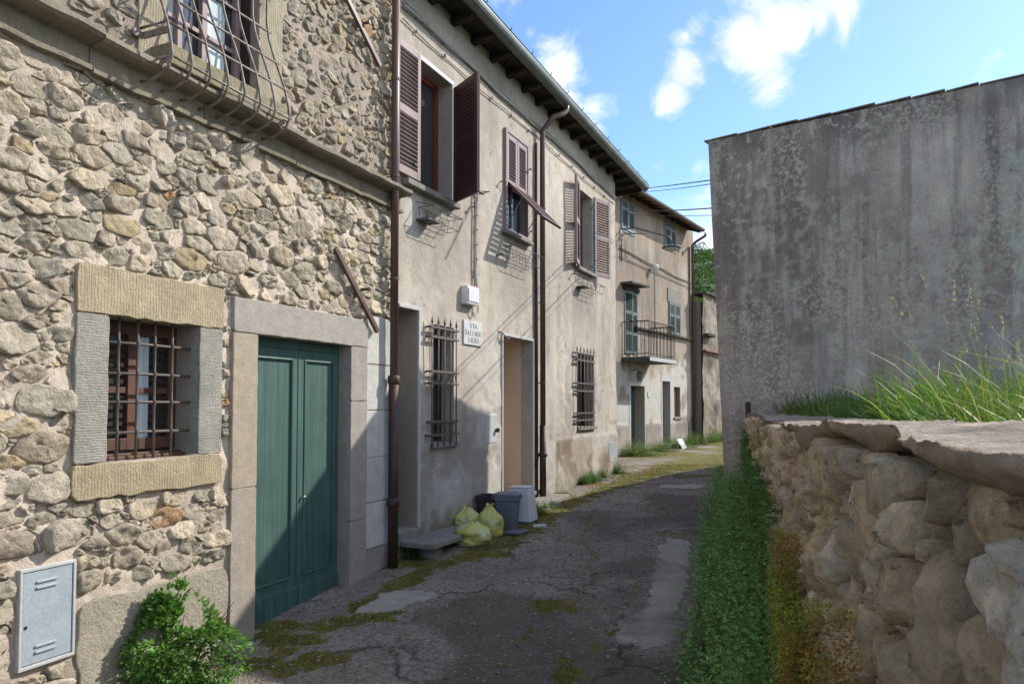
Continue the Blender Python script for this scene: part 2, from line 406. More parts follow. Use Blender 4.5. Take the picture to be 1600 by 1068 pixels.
chiseled('chiseled_vertical', False); chiseled('chiseled_horizontal', True)

# painted green door
m, k, b = newmat('green_paint')
st = k.noise(30, 5, .6, k.mapv(k.pos(), (1, 1, .05)))
c = k.mix(k.ramp(st, [(.38, 0.), (.66, 1.)]), (.046, .10, .086), (.072, .145, .126))
c = k.mix(k.ramp(k.noise(60, 4, .7, k.mapv(k.pos(), (1, 1, .06))), [(.66, 0.), (.74, .6)]), c, (.14, .20, .17))
c = k.mix(k.ramp(k.noise(3, 4, .6), [(.45, 0.), (.7, .45)]), c, (.03, .07, .06))
k.put(b.inputs['Base Color'], c); b.inputs['Roughness'].default_value = .5
k.put(b.inputs['Normal'], k.bump(k.math('ADD', st, k.math('MULTIPLY', k.noise(120, 3, .6, k.mapv(k.pos(), (1, 1, .04))), .5)), .45, .003))
simple('iron', (.095, .09, .085), (.14, .10, .08), 20, .6, .4, .002, spec=.5)
simple('iron_light', (.30, .27, .24), (.16, .11, .085), 18, .55, .4, .002)
simple('pipe_brown', (.10, .055, .045), (.16, .10, .08), 5, .45, .25, .002, fine=40, spec=.5, streak=True)
simple('pipe_rusty', (.04, .022, .018), (.075, .034, .025), 6, .55, .4, .003, streak=True)
simple('gutter_metal', (.20, .23, .21), (.13, .15, .13), 4, .5, .3, .002, metal=.3, streak=False)
simple('maroon_paint', (.085, .032, .034), (.115, .05, .05), 6, .55, .35, .002, streak=True, spots=((.20, .13, .11), 30, .68))
simple('mauve_paint', (.36, .28, .28), (.27, .20, .20), 7, .6, .35, .002, streak=True, spots=((.10, .06, .06), 26, .66))
simple('bluegrey_paint', (.24, .29, .32), (.17, .21, .23), 7, .6, .35, .002, streak=True, spots=((.42, .42, .40), 30, .67))
simple('teal_paint', (.10, .155, .155), (.15, .205, .20), 7, .6, .35, .002, streak=True, spots=((.3, .33, .32), 30, .64))
simple('rust_paint', (.30, .07, .03), (.22, .05, .025), 7, .45, .2, .002, streak=True)
simple('brown_wood', (.14, .065, .042), (.09, .045, .032), 10, .55, .3, .002, streak=True)
simple('dark_wood', (.022, .015, .012), (.045, .032, .025), 6, .85, .6, .006, spots=((.06, .05, .04), 12, .66))
simple('eave_board', (.035, .026, .02), (.018, .013, .01), 5, .85, .5, .005)
simple('white_paint', (.70, .69, .66), (.62, .60, .56), 10, .5, .2, .002)
simple('white_plastic', (.80, .79, .78), (.74, .73, .71), 5, .35, .05, .001)
simple('offwhite_panel', (.55, .56, .56), (.48, .50, .50), 6, .45, .1, .001)
simple('meter_blue', (.40, .46, .50), (.35, .41, .46), 8, .45, .15, .001, spots=((.62, .64, .64), 45, .68))
simple('dark_slot', (.02, .02, .02), None, 5, .9, 0)
simple('interior_wall', (.62, .50, .38), (.56, .44, .33), 2, .9, .15, .004)
simple('interior_cream', (.66, .60, .52), (.58, .53, .46), 2, .9, .15, .004)
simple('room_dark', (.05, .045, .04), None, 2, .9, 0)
simple('terracotta', (.34, .13, .07), (.22, .10, .06), 7, .85, .5, .006, spots=((.30, .30, .22), 20, .62))
simple('red_skirting', (.30, .07, .04), (.25, .06, .035), 7, .6, .1)
simple('roof_tile', (.26, .15, .10), (.14, .10, .08), 5, .9, .6, .01, spots=((.22, .23, .18), 18, .6))
simple('slate', (.13, .12, .11), (.07, .065, .06), 6, .85, .6, .008, spots=((.3, .3, .26), 24, .63))
simple('step_stone', (.30, .28, .25), (.20, .19, .165), 5, .85, .6, .006, spots=((.12, .13, .07), 9, .6))
simple('cable_grey', (.45, .43, .40), (.34, .32, .30), 12, .7, .2, .002)
simple('cable_dark', (.06, .06, .06), (.12, .11, .10), 12, .7, .1, .001)
simple('bin_black', (.035, .022, .022), (.05, .035, .033), 6, .55, .1, .002)
simple('bin_grey', (.16, .19, .23), (.13, .155, .19), 6, .45, .1, .002, spots=((.3, .32, .34), 16, .66))
simple('lid_grey', (.17, .19, .23), (.12, .14, .17), 6, .5, .1, .002)
simple('porcelain', (.72, .73, .72), (.6, .6, .58), 10, .3, .05)
simple('lamp_shell', (.13, .15, .15), (.10, .12, .12), 10, .5, .1)
simple('brass', (.45, .36, .22), (.3, .24, .15), 10, .4, .1, metal=.8)
simple('earth', (.09, .07, .05), (.05, .042, .03), 6, .95, .9, .03)
simple('trunk_bark', (.10, .08, .06), None, 9, .9, .6, .01)
m, k, b = newmat('glass'); b.inputs['Base Color'].default_value = (.05, .06, .07, 1); b.inputs['Roughness'].default_value = .06
b.inputs['Specular IOR Level'].default_value = .9
k.put(b.inputs['Normal'], k.bump(k.noise(3, 2, .5), .08, .02))
m, k, b = newmat('curtain'); b.inputs['Roughness'].default_value = .8
k.put(b.inputs['Base Color'], k.ramp(k.noise(40, 2, .5, k.mapv(k.pos(), (1, 1, .02))), [(.35, (.42, .52, .56)), (.65, (.66, .76, .78))]))
m, k, b = newmat('yellow_bag')
c = k.mix(k.ramp(k.noise(9, 4, .6, None, 1.5), [(.40, 0.), (.62, 1.)]), (.60, .55, .08), (.52, .52, .26))
c = k.mix(k.ramp(k.noise(6, 3, .5, k.mapv(k.pos(), (1, 1, 1), (3, 1, 2)), 1), [(.62, 0.), (.7, .6)]), c, (.12, .32, .13))
c = k.mix(k.ramp(k.noise(7, 3, .5, k.mapv(k.pos(), (1, 1, 1), (8, 4, 6)), 1), [(.6, 0.), (.68, .6)]), c, (.55, .60, .58))
k.put(b.inputs['Base Color'], c); b.inputs['Roughness'].default_value = .32; b.inputs['Transmission Weight'].default_value = 0
b.inputs['Subsurface Weight'].default_value = .15; b.inputs['Subsurface Radius'].default_value = (.03, .03, .01); b.inputs['Subsurface Scale'].default_value = .5
k.put(b.inputs['Normal'], k.bump(k.noise(26, 4, .6, k.mapv(k.pos(), (1, 1, .5)), 2.0), .9, .014))
m, k, b = newmat('moss_tuft')
k.put(b.inputs['Base Color'], k.ramp(k.noise(5, 5, .6), [(.3, (.07, .085, .012)), (.5, (.15, .15, .02)), (.62, (.24, .17, .03)), (.75, (.26, .10, .03))]))
b.inputs['Roughness'].default_value = .9
def leafmat(name, cols, trans=.35, rough=.5):
    m, k, b = newmat(name); nt = m.node_tree
    c = k.mix(1, k.attr('tint'), k.ramp(k.noise(60, 2, .5), [(.3, .85), (.7, 1.1)]), 'MULTIPLY')
    c = k.mix(1, c, cols, 'MULTIPLY')
    k.put(b.inputs['Base Color'], c); b.inputs['Roughness'].default_value = rough; b.inputs['Specular IOR Level'].default_value = .35
    t = k.n('ShaderNodeBsdfTranslucent'); k.put(t.inputs[0], k.mix(1, c, (1.2, 1.35, .6), 'MULTIPLY'))
    ms = k.n('ShaderNodeMixShader'); ms.inputs[0].default_value = trans
    o = nt.nodes['Material Output']; k.L.new(b.outputs[0], ms.inputs[1]); k.L.new(t.outputs[0], ms.inputs[2]); k.L.new(ms.outputs[0], o.inputs[0])
leafmat('leaf', (1, 1, 1)); leafmat('grass_blade', (1, 1, 1), .4, .45)
m, k, b = newmat('hill_leaf')
k.put(b.inputs['Base Color'], k.ramp(k.noise(.12, 5, .6), [(.3, (.030, .065, .015)), (.5, (.050, .11, .02)), (.7, (.085, .15, .03))])); b.inputs['Roughness'].default_value = .7
m, k, b = newmat('field'); k.put(b.inputs['Base Color'], k.ramp(k.noise(.3, 5, .6), [(.3, (.05, .075, .02)), (.7, (.09, .10, .035))])); b.inputs['Roughness'].default_value = .95
# road
m, k, b = newmat('old_asphalt')
a = k.n('ShaderNodeAttribute', attribute_name='tint'); sp = k.n('ShaderNodeSeparateColor'); k.L.new(a.outputs['Color'], sp.inputs[0])
moss, patch, dirt = sp.outputs[0], sp.outputs[1], sp.outputs[2]
c = k.mix(k.ramp(k.noise(2.2, 6, .65), [(.35, 0.), (.65, 1.)]), (.24, .195, .15), (.40, .335, .27))
c = k.mix(k.ramp(k.noise(9, 6, .7), [(.45, 0.), (.7, .8)]), c, (.36, .315, .265))
c = k.mix(k.ramp(k.noise(34, 5, .75), [(.46, 0.), (.62, .85)]), c, (.115, .092, .07))
c = k.mix(k.ramp(k.noise(21, 5, .8, k.mapv(k.pos(), (1, 1, 1), (5, 1, 0))), [(.56, 0.), (.64, .7)]), c, (.46, .41, .35))
c = k.mix(k.ramp(k.voro(90, 'F1'), [(.10, .7), (.22, 0.)]), c, (.40, .37, .33))
c = k.mix(k.ramp(k.voro(38, 'F1', k.mapv(k.pos(), (1, 1, 1), (3, 3, 0))), [(.04, .85), (.10, 0.)]), c, (.55, .52, .47))
c = k.mix(k.ramp(k.noise(26, 4, .6), [(.6, 0.), (.72, .7)]), c, (.06, .05, .04))
cr = k.voro(1.3, 'DISTANCE_TO_EDGE', k.mapv(k.mix(.16, k.pos(), k.n('ShaderNodeTexNoise').outputs['Color']) if False else k.pos()))
wob = k.n('ShaderNodeTexNoise'); wob.inputs['Scale'].default_value = 2.5; wob.inputs['Detail'].default_value = 6; k.put(wob.inputs['Vector'], k.pos())
vadd = k.n('ShaderNodeVectorMath', operation='MULTIPLY_ADD'); k.L.new(wob.outputs['Color'], vadd.inputs[0]); vadd.inputs[1].default_value = (.7, .7, 0); k.L.new(k.pos(), vadd.inputs[2])
cr = k.voro(.75, 'DISTANCE_TO_EDGE', vadd.outputs[0])
crm = k.math('MULTIPLY', k.ramp(cr, [(0, .8), (.006, .6), (.018, 0.)]), k.ramp(k.noise(1.1, 3, .5), [(.48, 0.), (.56, 1.)]))
c = k.mix(crm, c, (.03, .027, .022))
pc = k.mix(k.ramp(k.noise(5, 6, .6), [(.35, 0.), (.65, 1.)]), (.50, .44, .38), (.40, .345, .295))
c = k.mix(k.ramp(patch, [(.35, 0.), (.5, 1.)]), c, pc)
dm = k.math('MULTIPLY', dirt, 1.)
c = k.mix(k.ramp(k.math('ADD', dm, k.math('MULTIPLY', k.math('SUBTRACT', k.noise(7, 5, .65), .5), .9)), [(.35, 0.), (.7, .6)]), c, (.085, .062, .042))
mc = k.ramp(k.noise(7, 5, .6), [(.3, (.08, .09, .018)), (.5, (.16, .155, .025)), (.64, (.24, .16, .035)), (.78, (.28, .11, .035))])
mm = k.ramp(k.math('ADD', moss, k.math('MULTIPLY', k.math('SUBTRACT', k.noise(14, 8, .78), .5), 2.0)), [(.42, 0.), (.66, 1.)])
c = k.mix(mm, c, mc)
k.put(b.inputs['Base Color'], c); b.inputs['Roughness'].default_value = .88; b.inputs['Specular IOR Level'].default_value = .3
h = k.math('ADD', k.math('MULTIPLY', k.noise(55, 5, .7), .6), k.math('MULTIPLY', k.noise(8, 6, .65), 1.5))
h = k.math('SUBTRACT', h, k.math('MULTIPLY', k.voro(90, 'F1'), .5)); h = k.math('SUBTRACT', h, k.math('MULTIPLY', crm, 1.2))
k.put(b.inputs['Normal'], k.bump(h, 1, .024))

# ------------------------------------------------------------------ ground
def base_left(y):   # x of the left facades' foot
    y = np.asarray(y, float)
    xa = -1.09 + (y - 6.9) * math.tan(rad(22.87)); xb = -1.09 + (y - 6.9) * math.tan(rad(24.33)); xc = 2.71 + (y - 19.2) * math.tan(rad(32.77))
    return np.where(y < 6.9, xa, np.where(y < 13.53, xb, np.where(y < 17.5, 1.0, xc)))
def base_right(y): return .387 + .276 * np.asarray(y, float)
MOSS = []
def moss_f(x, y):
    m = moss_base(x, y); b = np.zeros(np.shape(m))
    for q, (p, r) in enumerate(MOSS):
        b = np.maximum(b, 1.15 - np.hypot(x - p[0], (y - p[1]) * .8) / r)
    b = np.clip(b, 0, 1) * (.55 + .9 * fc(x * 5, y * 5, 14., 4)) + .9 * (fc(x * 13, y * 13, 15., 4) - .5) * (b > 0)
    return np.maximum(m, np.clip(b * 1.3, 0, 1.15))
def moss_base(x, y):
    dl = (x - base_left(y)) * .91; dr = (base_right(y) - x)
    n1 = fc(x * 1.7, y * 1.7, 1.0, 4); n2 = fc(x * .8 + 5, y * .8, 2., 3)
    w = np.interp(y, [2, 5, 7, 9, 13, 16, 20, 25], [.75, .55, .75, .55, .55, 1.8, 2.4, 2.2])
    m = (1 - sst(dl, w * .25, w)) * sst(n1, .36, .58) * 1.1
    m = np.maximum(m, (1 - sst(dr, .2, .75)) * .8)
    m = np.maximum(m, np.exp(-((x - .05 - .1 * y + .25 * (n1 - .5)) / .10) ** 2) * sst(n2, .5, .62) * .5)
    m = np.maximum(m, sst(n1, .72, .85) * .45)
    return np.clip(m, 0, 1.2)
PATCH = [(1040, 842), (1075, 843), (1078, 900), (1060, 960), (1055, 1000), (1010, 1012), (962, 1003), (975, 970), (1010, 955), (1018, 900)]
def ground_px(x, y):
    d = ray(x, y); t = 3.
    for _ in range(30):
        p = EYE + d * t; t += (p.z - float(gz(p.x, p.y))) * 2
        t = max(t, .5)
    return EYE + d * t
PATCHW = [ground_px(*p) for p in PATCH]
def inpoly(x, y, poly):
    r = np.zeros(np.shape(x), bool); n = len(poly)
    for i in range(n):
        a, b = poly[i], poly[(i + 1) % n]
        c = ((a[1] > y) != (b[1] > y)) & (x < (b[0] - a[0]) * (y - a[1]) / (b[1] - a[1] + 1e-9) + a[0]); r ^= c
    return r
def ground_h(x, y):
    return gz(x, y) + .035 * (fbm(x * .7, y * .7, 4., 3) - .5) + .012 * (fbm(x * 5, y * 5, 9., 3) - .5) + .05 * (1 - sst(base_right(y) - x, 0, .5)) * (y < 9)
xs = np.unique(np.concatenate([np.arange(-14, -3, 1.), np.arange(-3, 4, .05), np.arange(4, 20, .5)]))
for a_, b_, r0, r1 in [((395, 1045), (560, 955), .10, .12), ((560, 950), (625, 915), .10, .10), ((640, 905), (700, 880), .14, .16), ((560, 965), (600, 958), .16, .16), ((455, 1000), (480, 1000), .14, .14), ((490, 1032), (520, 1030), .14, .12), ((400, 1035), (440, 1045), .12, .12), ((628, 912), (655, 905), .16, .1), ((690, 880), (770, 860), .12, .22),
                      ((770, 860), (835, 815), .25, .30), ((835, 815), (885, 788), .22, .18), ((885, 788), (945, 766), .18, .22), ((945, 766), (1005, 744), .22, .35), ((1005, 744), (1060, 728), .4, .6), ((1060, 728), (1125, 712), .7, 1.2), ((850, 945), (890, 950), .14, .08),
                      ((760, 1068), (830, 985), .03, .04), ((1000, 900), (960, 990), .04, .05), ((885, 1030), (880, 1060), .06, .1), ((1060, 745), (1110, 742), .2, .2)]:
    for t_ in np.linspace(0, 1, 7):
        p_ = ground_px(a_[0] + (b_[0] - a_[0]) * t_, a_[1] + (b_[1] - a_[1]) * t_); MOSS.append(((p_.x, p_.y), r0 + (r1 - r0) * t_))
ys = np.unique(np.concatenate([np.arange(-12, 2.5, .5), np.arange(2.5, 14, .05), np.arange(14, 28, .1), np.arange(28, 41, 1.)]))
gx, gy = np.meshgrid(xs, ys, indexing='ij'); H = ground_h(gx, gy)
mo = moss_f(gx, gy); jx = gx + .12 * (fbm(gx * 4, gy * 4, 3.) - .5); jy = gy + .25 * (fbm(gx * 4, gy * 4, 6.) - .5)
pa = inpoly(jx, jy, [(p.x, p.y) for p in PATCHW]).astype(float)
p2 = [ground_px(*p) for p in [(1035, 757), (1095, 757), (1100, 762), (1030, 762)]]
pa = np.maximum(pa, inpoly(jx, jy, [(p.x, p.y) for p in p2]) * 1.)
p3 = [ground_px(*p) for p in [(590, 935), (640, 922), (690, 930), (640, 948), (600, 965), (545, 960)]]
pa = np.maximum(pa, inpoly(jx, jy, [(p.x, p.y) for p in p3]) * 1.)
H = H + .012 * pa
mo = mo * (1 - .75 * pa)
di = sst(fbm(gx * .9, gy * .9, 12., 3), .45, .7) * .8
i, j = np.meshgrid(np.arange(len(xs) - 1), np.arange(len(ys) - 1), indexing='ij'); a_ = (i * len(ys) + j).ravel()
road = link('road', np.stack([gx, gy, H], -1).reshape(-1, 3), np.stack([a_, a_ + len(ys), a_ + len(ys) + 1, a_ + 1], 1), 'old_asphalt', cols=np.stack([mo, pa, di], -1).reshape(-1, 3), smooth=True, fixn=False)
road['kind'] = 'structure'
# terrain to the horizon, rising to a hill behind the street
tx = np.linspace(-900, 900, 121); ty = np.linspace(-300, 1500, 121); X, Y = np.meshgrid(tx, ty, indexing='ij')
def hill_h(X, Y): return -1.2 + 78 * sst(Y, 60, 330) * (1 - .45 * sst(X, -60, 160)) * (.75 + .5 * fbm(X / 90, Y / 90, 1., 3)) + 25 * sst(Y, 300, 1200)
Z = np.where(Y < 50, -1.2, hill_h(X, Y)); i, j = np.meshgrid(np.arange(120), np.arange(120), indexing='ij'); a_ = (i * 121 + j).ravel()
t_ = link('terrain', np.stack([X, Y, Z], -1).reshape(-1, 3), np.stack([a_, a_ + 121, a_ + 122, a_ + 1], 1), 'field', smooth=True, fixn=False); t_['kind'] = 'structure'

# ------------------------------------------------------------------ stone house
R = random.Random(5)
A0, AZ = -6.2, 6.6
winA = FA.rect(166, 492, 306, 722); doorA = FA.rect(398, 522, 542, 989)
upA = list(FA.rect(258, 100, 400, 172)); upA[2] = 3.74; upA[3] = 4.95; upA = tuple(upA)
houseA = thing('stone_house', 'rubble stone house at the left with a green double door', 'house', FA.P(-2, 0, 0))
LEDGE = 3.62
surrW = FA.rect(116, 410, 343, 780); surrD = FA.rect(360, 463, 568, 990)
stripA = (FA.sx(568, 700), 0.0, -.1, FA.px(600, 500)[1] + .02)
jambU = (FA.sx(213, 40), FA.sx(438, 120), 3.66, 5.2)
dA = lambda s, z: .045 * (fbm(s * 5, z * 5, 2., 4) - .5) + .020 * (fbm(s * 26, z * 26, 5., 3) - .5) + .004
def cA(s, z):
    base = np.array([.60, .515, .425]); n = fc(s * 1.3, z * 1.3, 3., 4)[..., None]
    c = base * (.8 + .4 * n); up = sst(z, 3.6, 3.7)[..., None]
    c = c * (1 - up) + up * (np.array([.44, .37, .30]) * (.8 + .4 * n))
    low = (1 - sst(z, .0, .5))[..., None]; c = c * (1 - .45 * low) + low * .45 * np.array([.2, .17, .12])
    return c
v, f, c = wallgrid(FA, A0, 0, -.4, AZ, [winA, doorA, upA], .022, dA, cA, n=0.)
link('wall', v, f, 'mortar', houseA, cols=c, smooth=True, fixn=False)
mb = MB(); mb.box(FA, A0, 0, -6.0, -.32, -.4, AZ); out(mb, 'house_body', 'interior_cream', houseA)
mb = MB()
for h in (winA, doorA, upA): reveal(mb, FA, h, .3)
mb.box(FA, -.001, .0, -.32, 0, -.4, AZ)
out(mb, 'reveal', 'ashlar', houseA, cols=[(.33, .30, .26)] * len(mb.v))
mb = MB()  # roof far above the frame
mb.prism(FA, [(A0 - .3, AZ), (0, AZ), (0, AZ + .12), (A0 - .3, AZ + .12)], -6.3, .5); out(mb, 'roof', 'roof_tile', houseA)
PAL = [((.45, .41, .34), 10), ((.42, .39, .325), 9), ((.50, .44, .35), 7), ((.53, .48, .40), 5), ((.40, .375, .32), 5), ((.48, .40, .27), 1.6), ((.50, .33, .20), .35), ((.55, .505, .44), 3), ((.44, .385, .325), 3)]
def palA(A, P):
    t = R.choices([p for p, _ in PAL], [w for _, w in PAL])[0]; b = R.uniform(.82, 1.22)
    z = P[0][1]
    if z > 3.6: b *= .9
    return (t[0] * b * 1.04, t[1] * b, t[2] * b * .93)
m_ = .012
holesL = [(surrW[0] - m_, surrW[1] + m_, surrW[2] - m_, surrW[3] + m_), (surrD[0] - m_, surrD[1] + m_, -1, surrD[3] + m_), stripA,
          FA.rect(20, 872, 116, 1058), (FA.sx(116, 960), surrD[0], -1, FA.px(240, 905)[1] + .02)]
ux0, ux1 = jambU[0], jambU[1]
cells = rubble(A0, -.02, -.1, LEDGE - .2, [(.065, .09, 120), (.045, .066, 2800), (.036, .05, 7000), (.02, .034, 9000), (.012, .018, 4000)], 1.8, .0062, holesL, R, pack=.77, boxy=True, course=.10)
cells2 = rubble(A0, -.02, LEDGE + .10, AZ, [(.055, .075, 150), (.035, .055, 3000), (.02, .034, 6000)], 1.35, .018, [jambU], R, pack=.92, boxy=True)
def scoreA(c):
    P = c[1][0]; vis = P[0] > -4.0 and P[1] < 5.4 - .45 * (-P[0])
    return c[0] * (6 / (2.2 + (P[0] + 4.2) ** 2)) * (1 if vis else .01)
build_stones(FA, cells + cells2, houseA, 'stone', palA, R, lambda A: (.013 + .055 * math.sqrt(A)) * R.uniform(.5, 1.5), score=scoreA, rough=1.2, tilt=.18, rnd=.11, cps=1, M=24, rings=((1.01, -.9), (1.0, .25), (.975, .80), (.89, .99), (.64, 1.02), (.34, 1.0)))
# ledge of slabs, each a piece with its own edges
e = A0
while e < -.01:
    w = R.uniform(.5, .95); e2 = min(e + w, .02)
    if e2 > -.3: e2 = .02
    zt = LEDGE + R.uniform(-.008, .008); n1 = .165 + R.uniform(-.012, .012); P = []
    k_ = 7; vs = []; fs = []
    for q in range(k_):
        s_ = e + .004 + (e2 - e - .008) * q / (k_ - 1); j1, j2 = R.uniform(-.008, .008), R.uniform(-.006, .006)
        vs += [FA.P(s_, -.02, zt - .215), FA.P(s_, .062, zt - .21 + j2), FA.P(s_, .064, zt - .185 + j2), FA.P(s_, .03, zt - .17), FA.P(s_, .03, zt - .07), FA.P(s_, n1 + j1 - .02, zt - .052 + j2), FA.P(s_, n1 + j1, zt - .035 + j2), FA.P(s_, n1 + j1 - .004, zt - .006 + j2), FA.P(s_, n1 + j1 - .02, zt), FA.P(s_, -.02, zt + .02)]
    for q in range(k_ - 1):
        for r_ in range(9): a = q * 10 + r_; fs.append((a, a + 1, a + 11, a + 10))
    fs += [tuple(range(10)), tuple((k_ - 1) * 10 + r_ for r_ in range(10))[::-1]]
    b_ = R.uniform(.8, 1.1); link('ledge_slab', vs, fs, 'rough_plaster', houseA, cols=[(.30 * b_, .265 * b_, .20 * b_)] * len(vs)); e = e2
def slabstone(F, x, n0, n1, name, mat, col, parent, jag=.006, cor=.012, sub=5):
    """dressed stone with softened, slightly uneven edges; x=(s0,s1,z0,z1)"""
    s0, s1, z0, z1 = x; pts = []
    def edge(a, b):
        L = math.hypot(b[0] - a[0], b[1] - a[1]); m = max(2, int(L / .06))
        for q in range(m):
            t = q / m; j = jag * (R.random() - .5) * (0 if q == 0 else 1)
            nx, ny = -(b[1] - a[1]) / L, (b[0] - a[0]) / L; pts.append((a[0] + (b[0] - a[0]) * t + nx * j, a[1] + (b[1] - a[1]) * t + ny * j))
    C = [(s0, z0 + cor), (s0 + cor, z0), (s1 - cor, z0), (s1, z0 + cor), (s1, z1 - cor), (s1 - cor, z1), (s0 + cor, z1), (s0, z1 - cor)]
    for q in range(8): edge(C[q], C[(q + 1) % 8])
    mb = MB(); mb.prism(F, pts, n0, n1); b_ = 1
    return link(name, mb.v, mb.f, mat, parent, cols=[col] * len(mb.v), bev=.006)
lz0 = FA.px(343, 512)[1]; lt = FA.px(120, 410)[1]; sz1 = winA[2]; sb = FA.px(115, 782)[1]
slabstone(FA, (surrW[0], surrW[1], winA[3] , lt), -.05, .035, 'lintel', 'chiseled_vertical', (.46, .385, .255), houseA, .012)
slabstone(FA, (surrW[0] - .01, surrW[1], sb, winA[2]), -.05, .04, 'sill', 'chiseled_vertical', (.44, .36, .235), houseA, .02, .03)
slabstone(FA, (surrW[0] + .0, winA[0], winA[2] + .003, winA[3] - .003), -.05, .03, 'jamb', 'chiseled_horizontal', (.36, .345, .30), houseA, .008)
slabstone(FA, (winA[1], surrW[1] - .005, winA[2] + .003, winA[3] - .003), -.05, .03, 'jamb', 'chiseled_horizontal', (.36, .345, .30), houseA, .008)
# door surround
dz1 = doorA[3]; dl, dr = doorA[0], doorA[1]
slabstone(FA, (surrD[0], surrD[1], dz1, surrD[3]), -.05, .04, 'lintel', 'ashlar', (.38, .35, .305), houseA)
zz = [(-.12, .12), (.123, 1.20), (1.203, dz1 - .003)]
for z0, z1 in [(-.2, 1.03), (1.033, dz1 - .003)]: slabstone(FA, (surrD[0], dl, z0, z1), -.05, .035, 'jamb', 'ashlar', (.37, .325, .27) if z0 < 0 else (.40, .34, .26), houseA)
for z0, z1 in [(-.2, .62), (.623, 1.63), (1.633, dz1 - .003)]: slabstone(FA, (dr, surrD[1], z0, z1), -.05, .035, 'jamb', 'ashlar', (.35, .325, .285), houseA)
# threshold
mb = MB(); mb.box(FA, surrD[0] + .05, surrD[1] + .02, -.3, .14, -.25, -.012); out(mb, 'threshold', 'step_stone', houseA, bev=.012)
# smooth plaster quoin strip with scored blocks
zs = [-.15] + [FA.px(595, y)[1] for y in (850, 780, 712, 640, 570, 496)]
for z0, z1 in zip(zs, zs[1:]):
    b_ = R.uniform(.93, 1.03); base = (.60, .585, .55) if z0 > .2 else (.36, .34, .30)
    v, f, c = wallgrid(FA, stripA[0] + .015, -.004, z0 + .005, z1 - .005, [], .03, lambda s, z: .005 * (fbm(s * 8, z * 8, 1., 3) - .5), lambda s, z: np.broadcast_to(np.array(base) * b_, s.shape + (3,)) * (.88 + .24 * fbm(s * 5, z * 3, 4., 3)[..., None]), n=.022)
    nb = len(v); ed = MB(); ed.box(FA, stripA[0] + .015, -.004, -.02, .019, z0 + .005, z1 - .005)
    V = v.tolist() + [tuple(q) for q in ed.v]; Fc = f.tolist() + [tuple(q + nb for q in g) for g in ed.f]; C = c.tolist() + [list(base)] * len(ed.v)
    link('plaster_block', V, Fc, 'plaster', houseA, cols=C)
# big foot stone at lower left
x0, x1 = FA.sx(118, 980), surrD[0] - .02
slabstone(FA, (x0, x1, -.5, FA.px(240, 912)[1]), -.05, .03, 'foot_stone', 'rough_plaster', (.40, .355, .285), houseA, .03, .05)
# door leaves
mid = FA.sx(463, 760, -.1)
for a, b, side in ((doorA[0], mid, 0), (mid, doorA[1], 1)):
    a += .004; b -= .004; n0, n1 = -.145, -.105
    mb = MB(); mb.box(FA, a, b, n0, n1, .004, dz1 - .07)
    leaf = out(mb, 'door_leaf', 'green_paint', houseA, bev=.002)
    st = .062
    fr = MB()
    for (p, q, z0, z1) in ((a + (.0 if side else -.0), a + st, .21, dz1 - .07), (b - st, b, .21, dz1 - .07), (a + st, b - st, dz1 - .14, dz1 - .07), (a + st, b - st, .21, .27)):
        fr.box(FA, p, q, n1 + .0005, n1 + .016, z0, z1)
    out(fr, 'rail', 'green_paint', leaf, bev=.003)
    mo_ = MB()
    for (p, q, z0, z1) in ((a + st, a + st + .018, .27, dz1 - .14), (b - st - .018, b - st, .27, dz1 - .14), (a + st + .018, b - st - .018, dz1 - .158, dz1 - .14), (a + st + .018, b - st - .018, .27, .288)):
        mo_.box(FA, p, q, n1 + .001, n1 + .026, z0, z1)
    out(mo_, 'moulding', 'green_paint', leaf, bev=.006)
    w_ = (b - a - 2 * st - .036) / 3
    for q in range(3):
        pl = MB(); pl.box(FA, a + st + .018 + w_ * q + .0006, a + st + .018 + w_ * (q + 1) - .0006, n1 + .0005, n1 + .006, .288, dz1 - .158)
        out(pl, 'plank', 'green_paint', leaf, bev=.0015)
    ft = MB(); ft.box(FA, a, b, n1 + .001, n1 + .032, .006, .2); ft.box(FA, a, b, n1 + .001, n1 + .022, .2, .212); out(ft, 'kick_board', 'green_paint', leaf, bev=.006)
    if side:
        kb = MB(); kb.lathe(FA.P(a + .045, n1 + .016, FA.px(463, 777, -.1)[1]), [(.006, 0), (.008, .012), (.015, .02), (.017, .03), (.009, .038)], 12, FA.n); out(kb, 'knob', 'brass', leaf, smooth=True)
mb = MB(); mb.box(FA, doorA[0] + .002, doorA[1] - .002, -.16, -.09, dz1 - .068, dz1 - .002)
mb.box(FA, mid - .012, mid + .014, -.103, -.083, .2, dz1 - .075); out(mb, 'door_head', 'green_paint', houseA, bev=.003)
# lower window: grille, frame, panes, sill woods
def grille(F, parent, vs_, hs, r, n, mat='iron', name='window_grille'):
    g = None
    for a, z0, z1 in vs_:
        mb = MB(); pts = [F.P(a, n, z0)]
        for _, _, z in hs: pts += [F.P(a, n, z - .02), F.P(a, n + r * 1.2, z), F.P(a, n, z + .02)]
        pts.append(F.P(a, n, z1)); pts.sort(key=lambda p: p.z); mb.tube(pts, r, 8)
        for _, _, z in hs: mb.tube([F.P(a, n, z - .013), F.P(a, n + .002, z), F.P(a, n, z + .013)], [r * 1.1, r * 1.7, r * 1.1], 8)
        o = out(mb, 'bar' if g else name, mat, g or parent, smooth=True); g = g or o
    for s0, s1, z in hs:
        mb = MB(); mb.tube([F.P(s0, n - r * .4, z), F.P((s0 + s1) / 2, n - r * .4, z + .002), F.P(s1, n - r * .4, z)], r, 8); out(mb, 'bar', mat, g, smooth=True)
    return g
w0, w1, wz0, wz1 = winA
gx_ = [FA.sx(x, 600, -.04) for x in (186, 216, 243, 270)]; gh = [FA.px(166, y, -.04)[1] for y in (533, 582, 628, 677)]
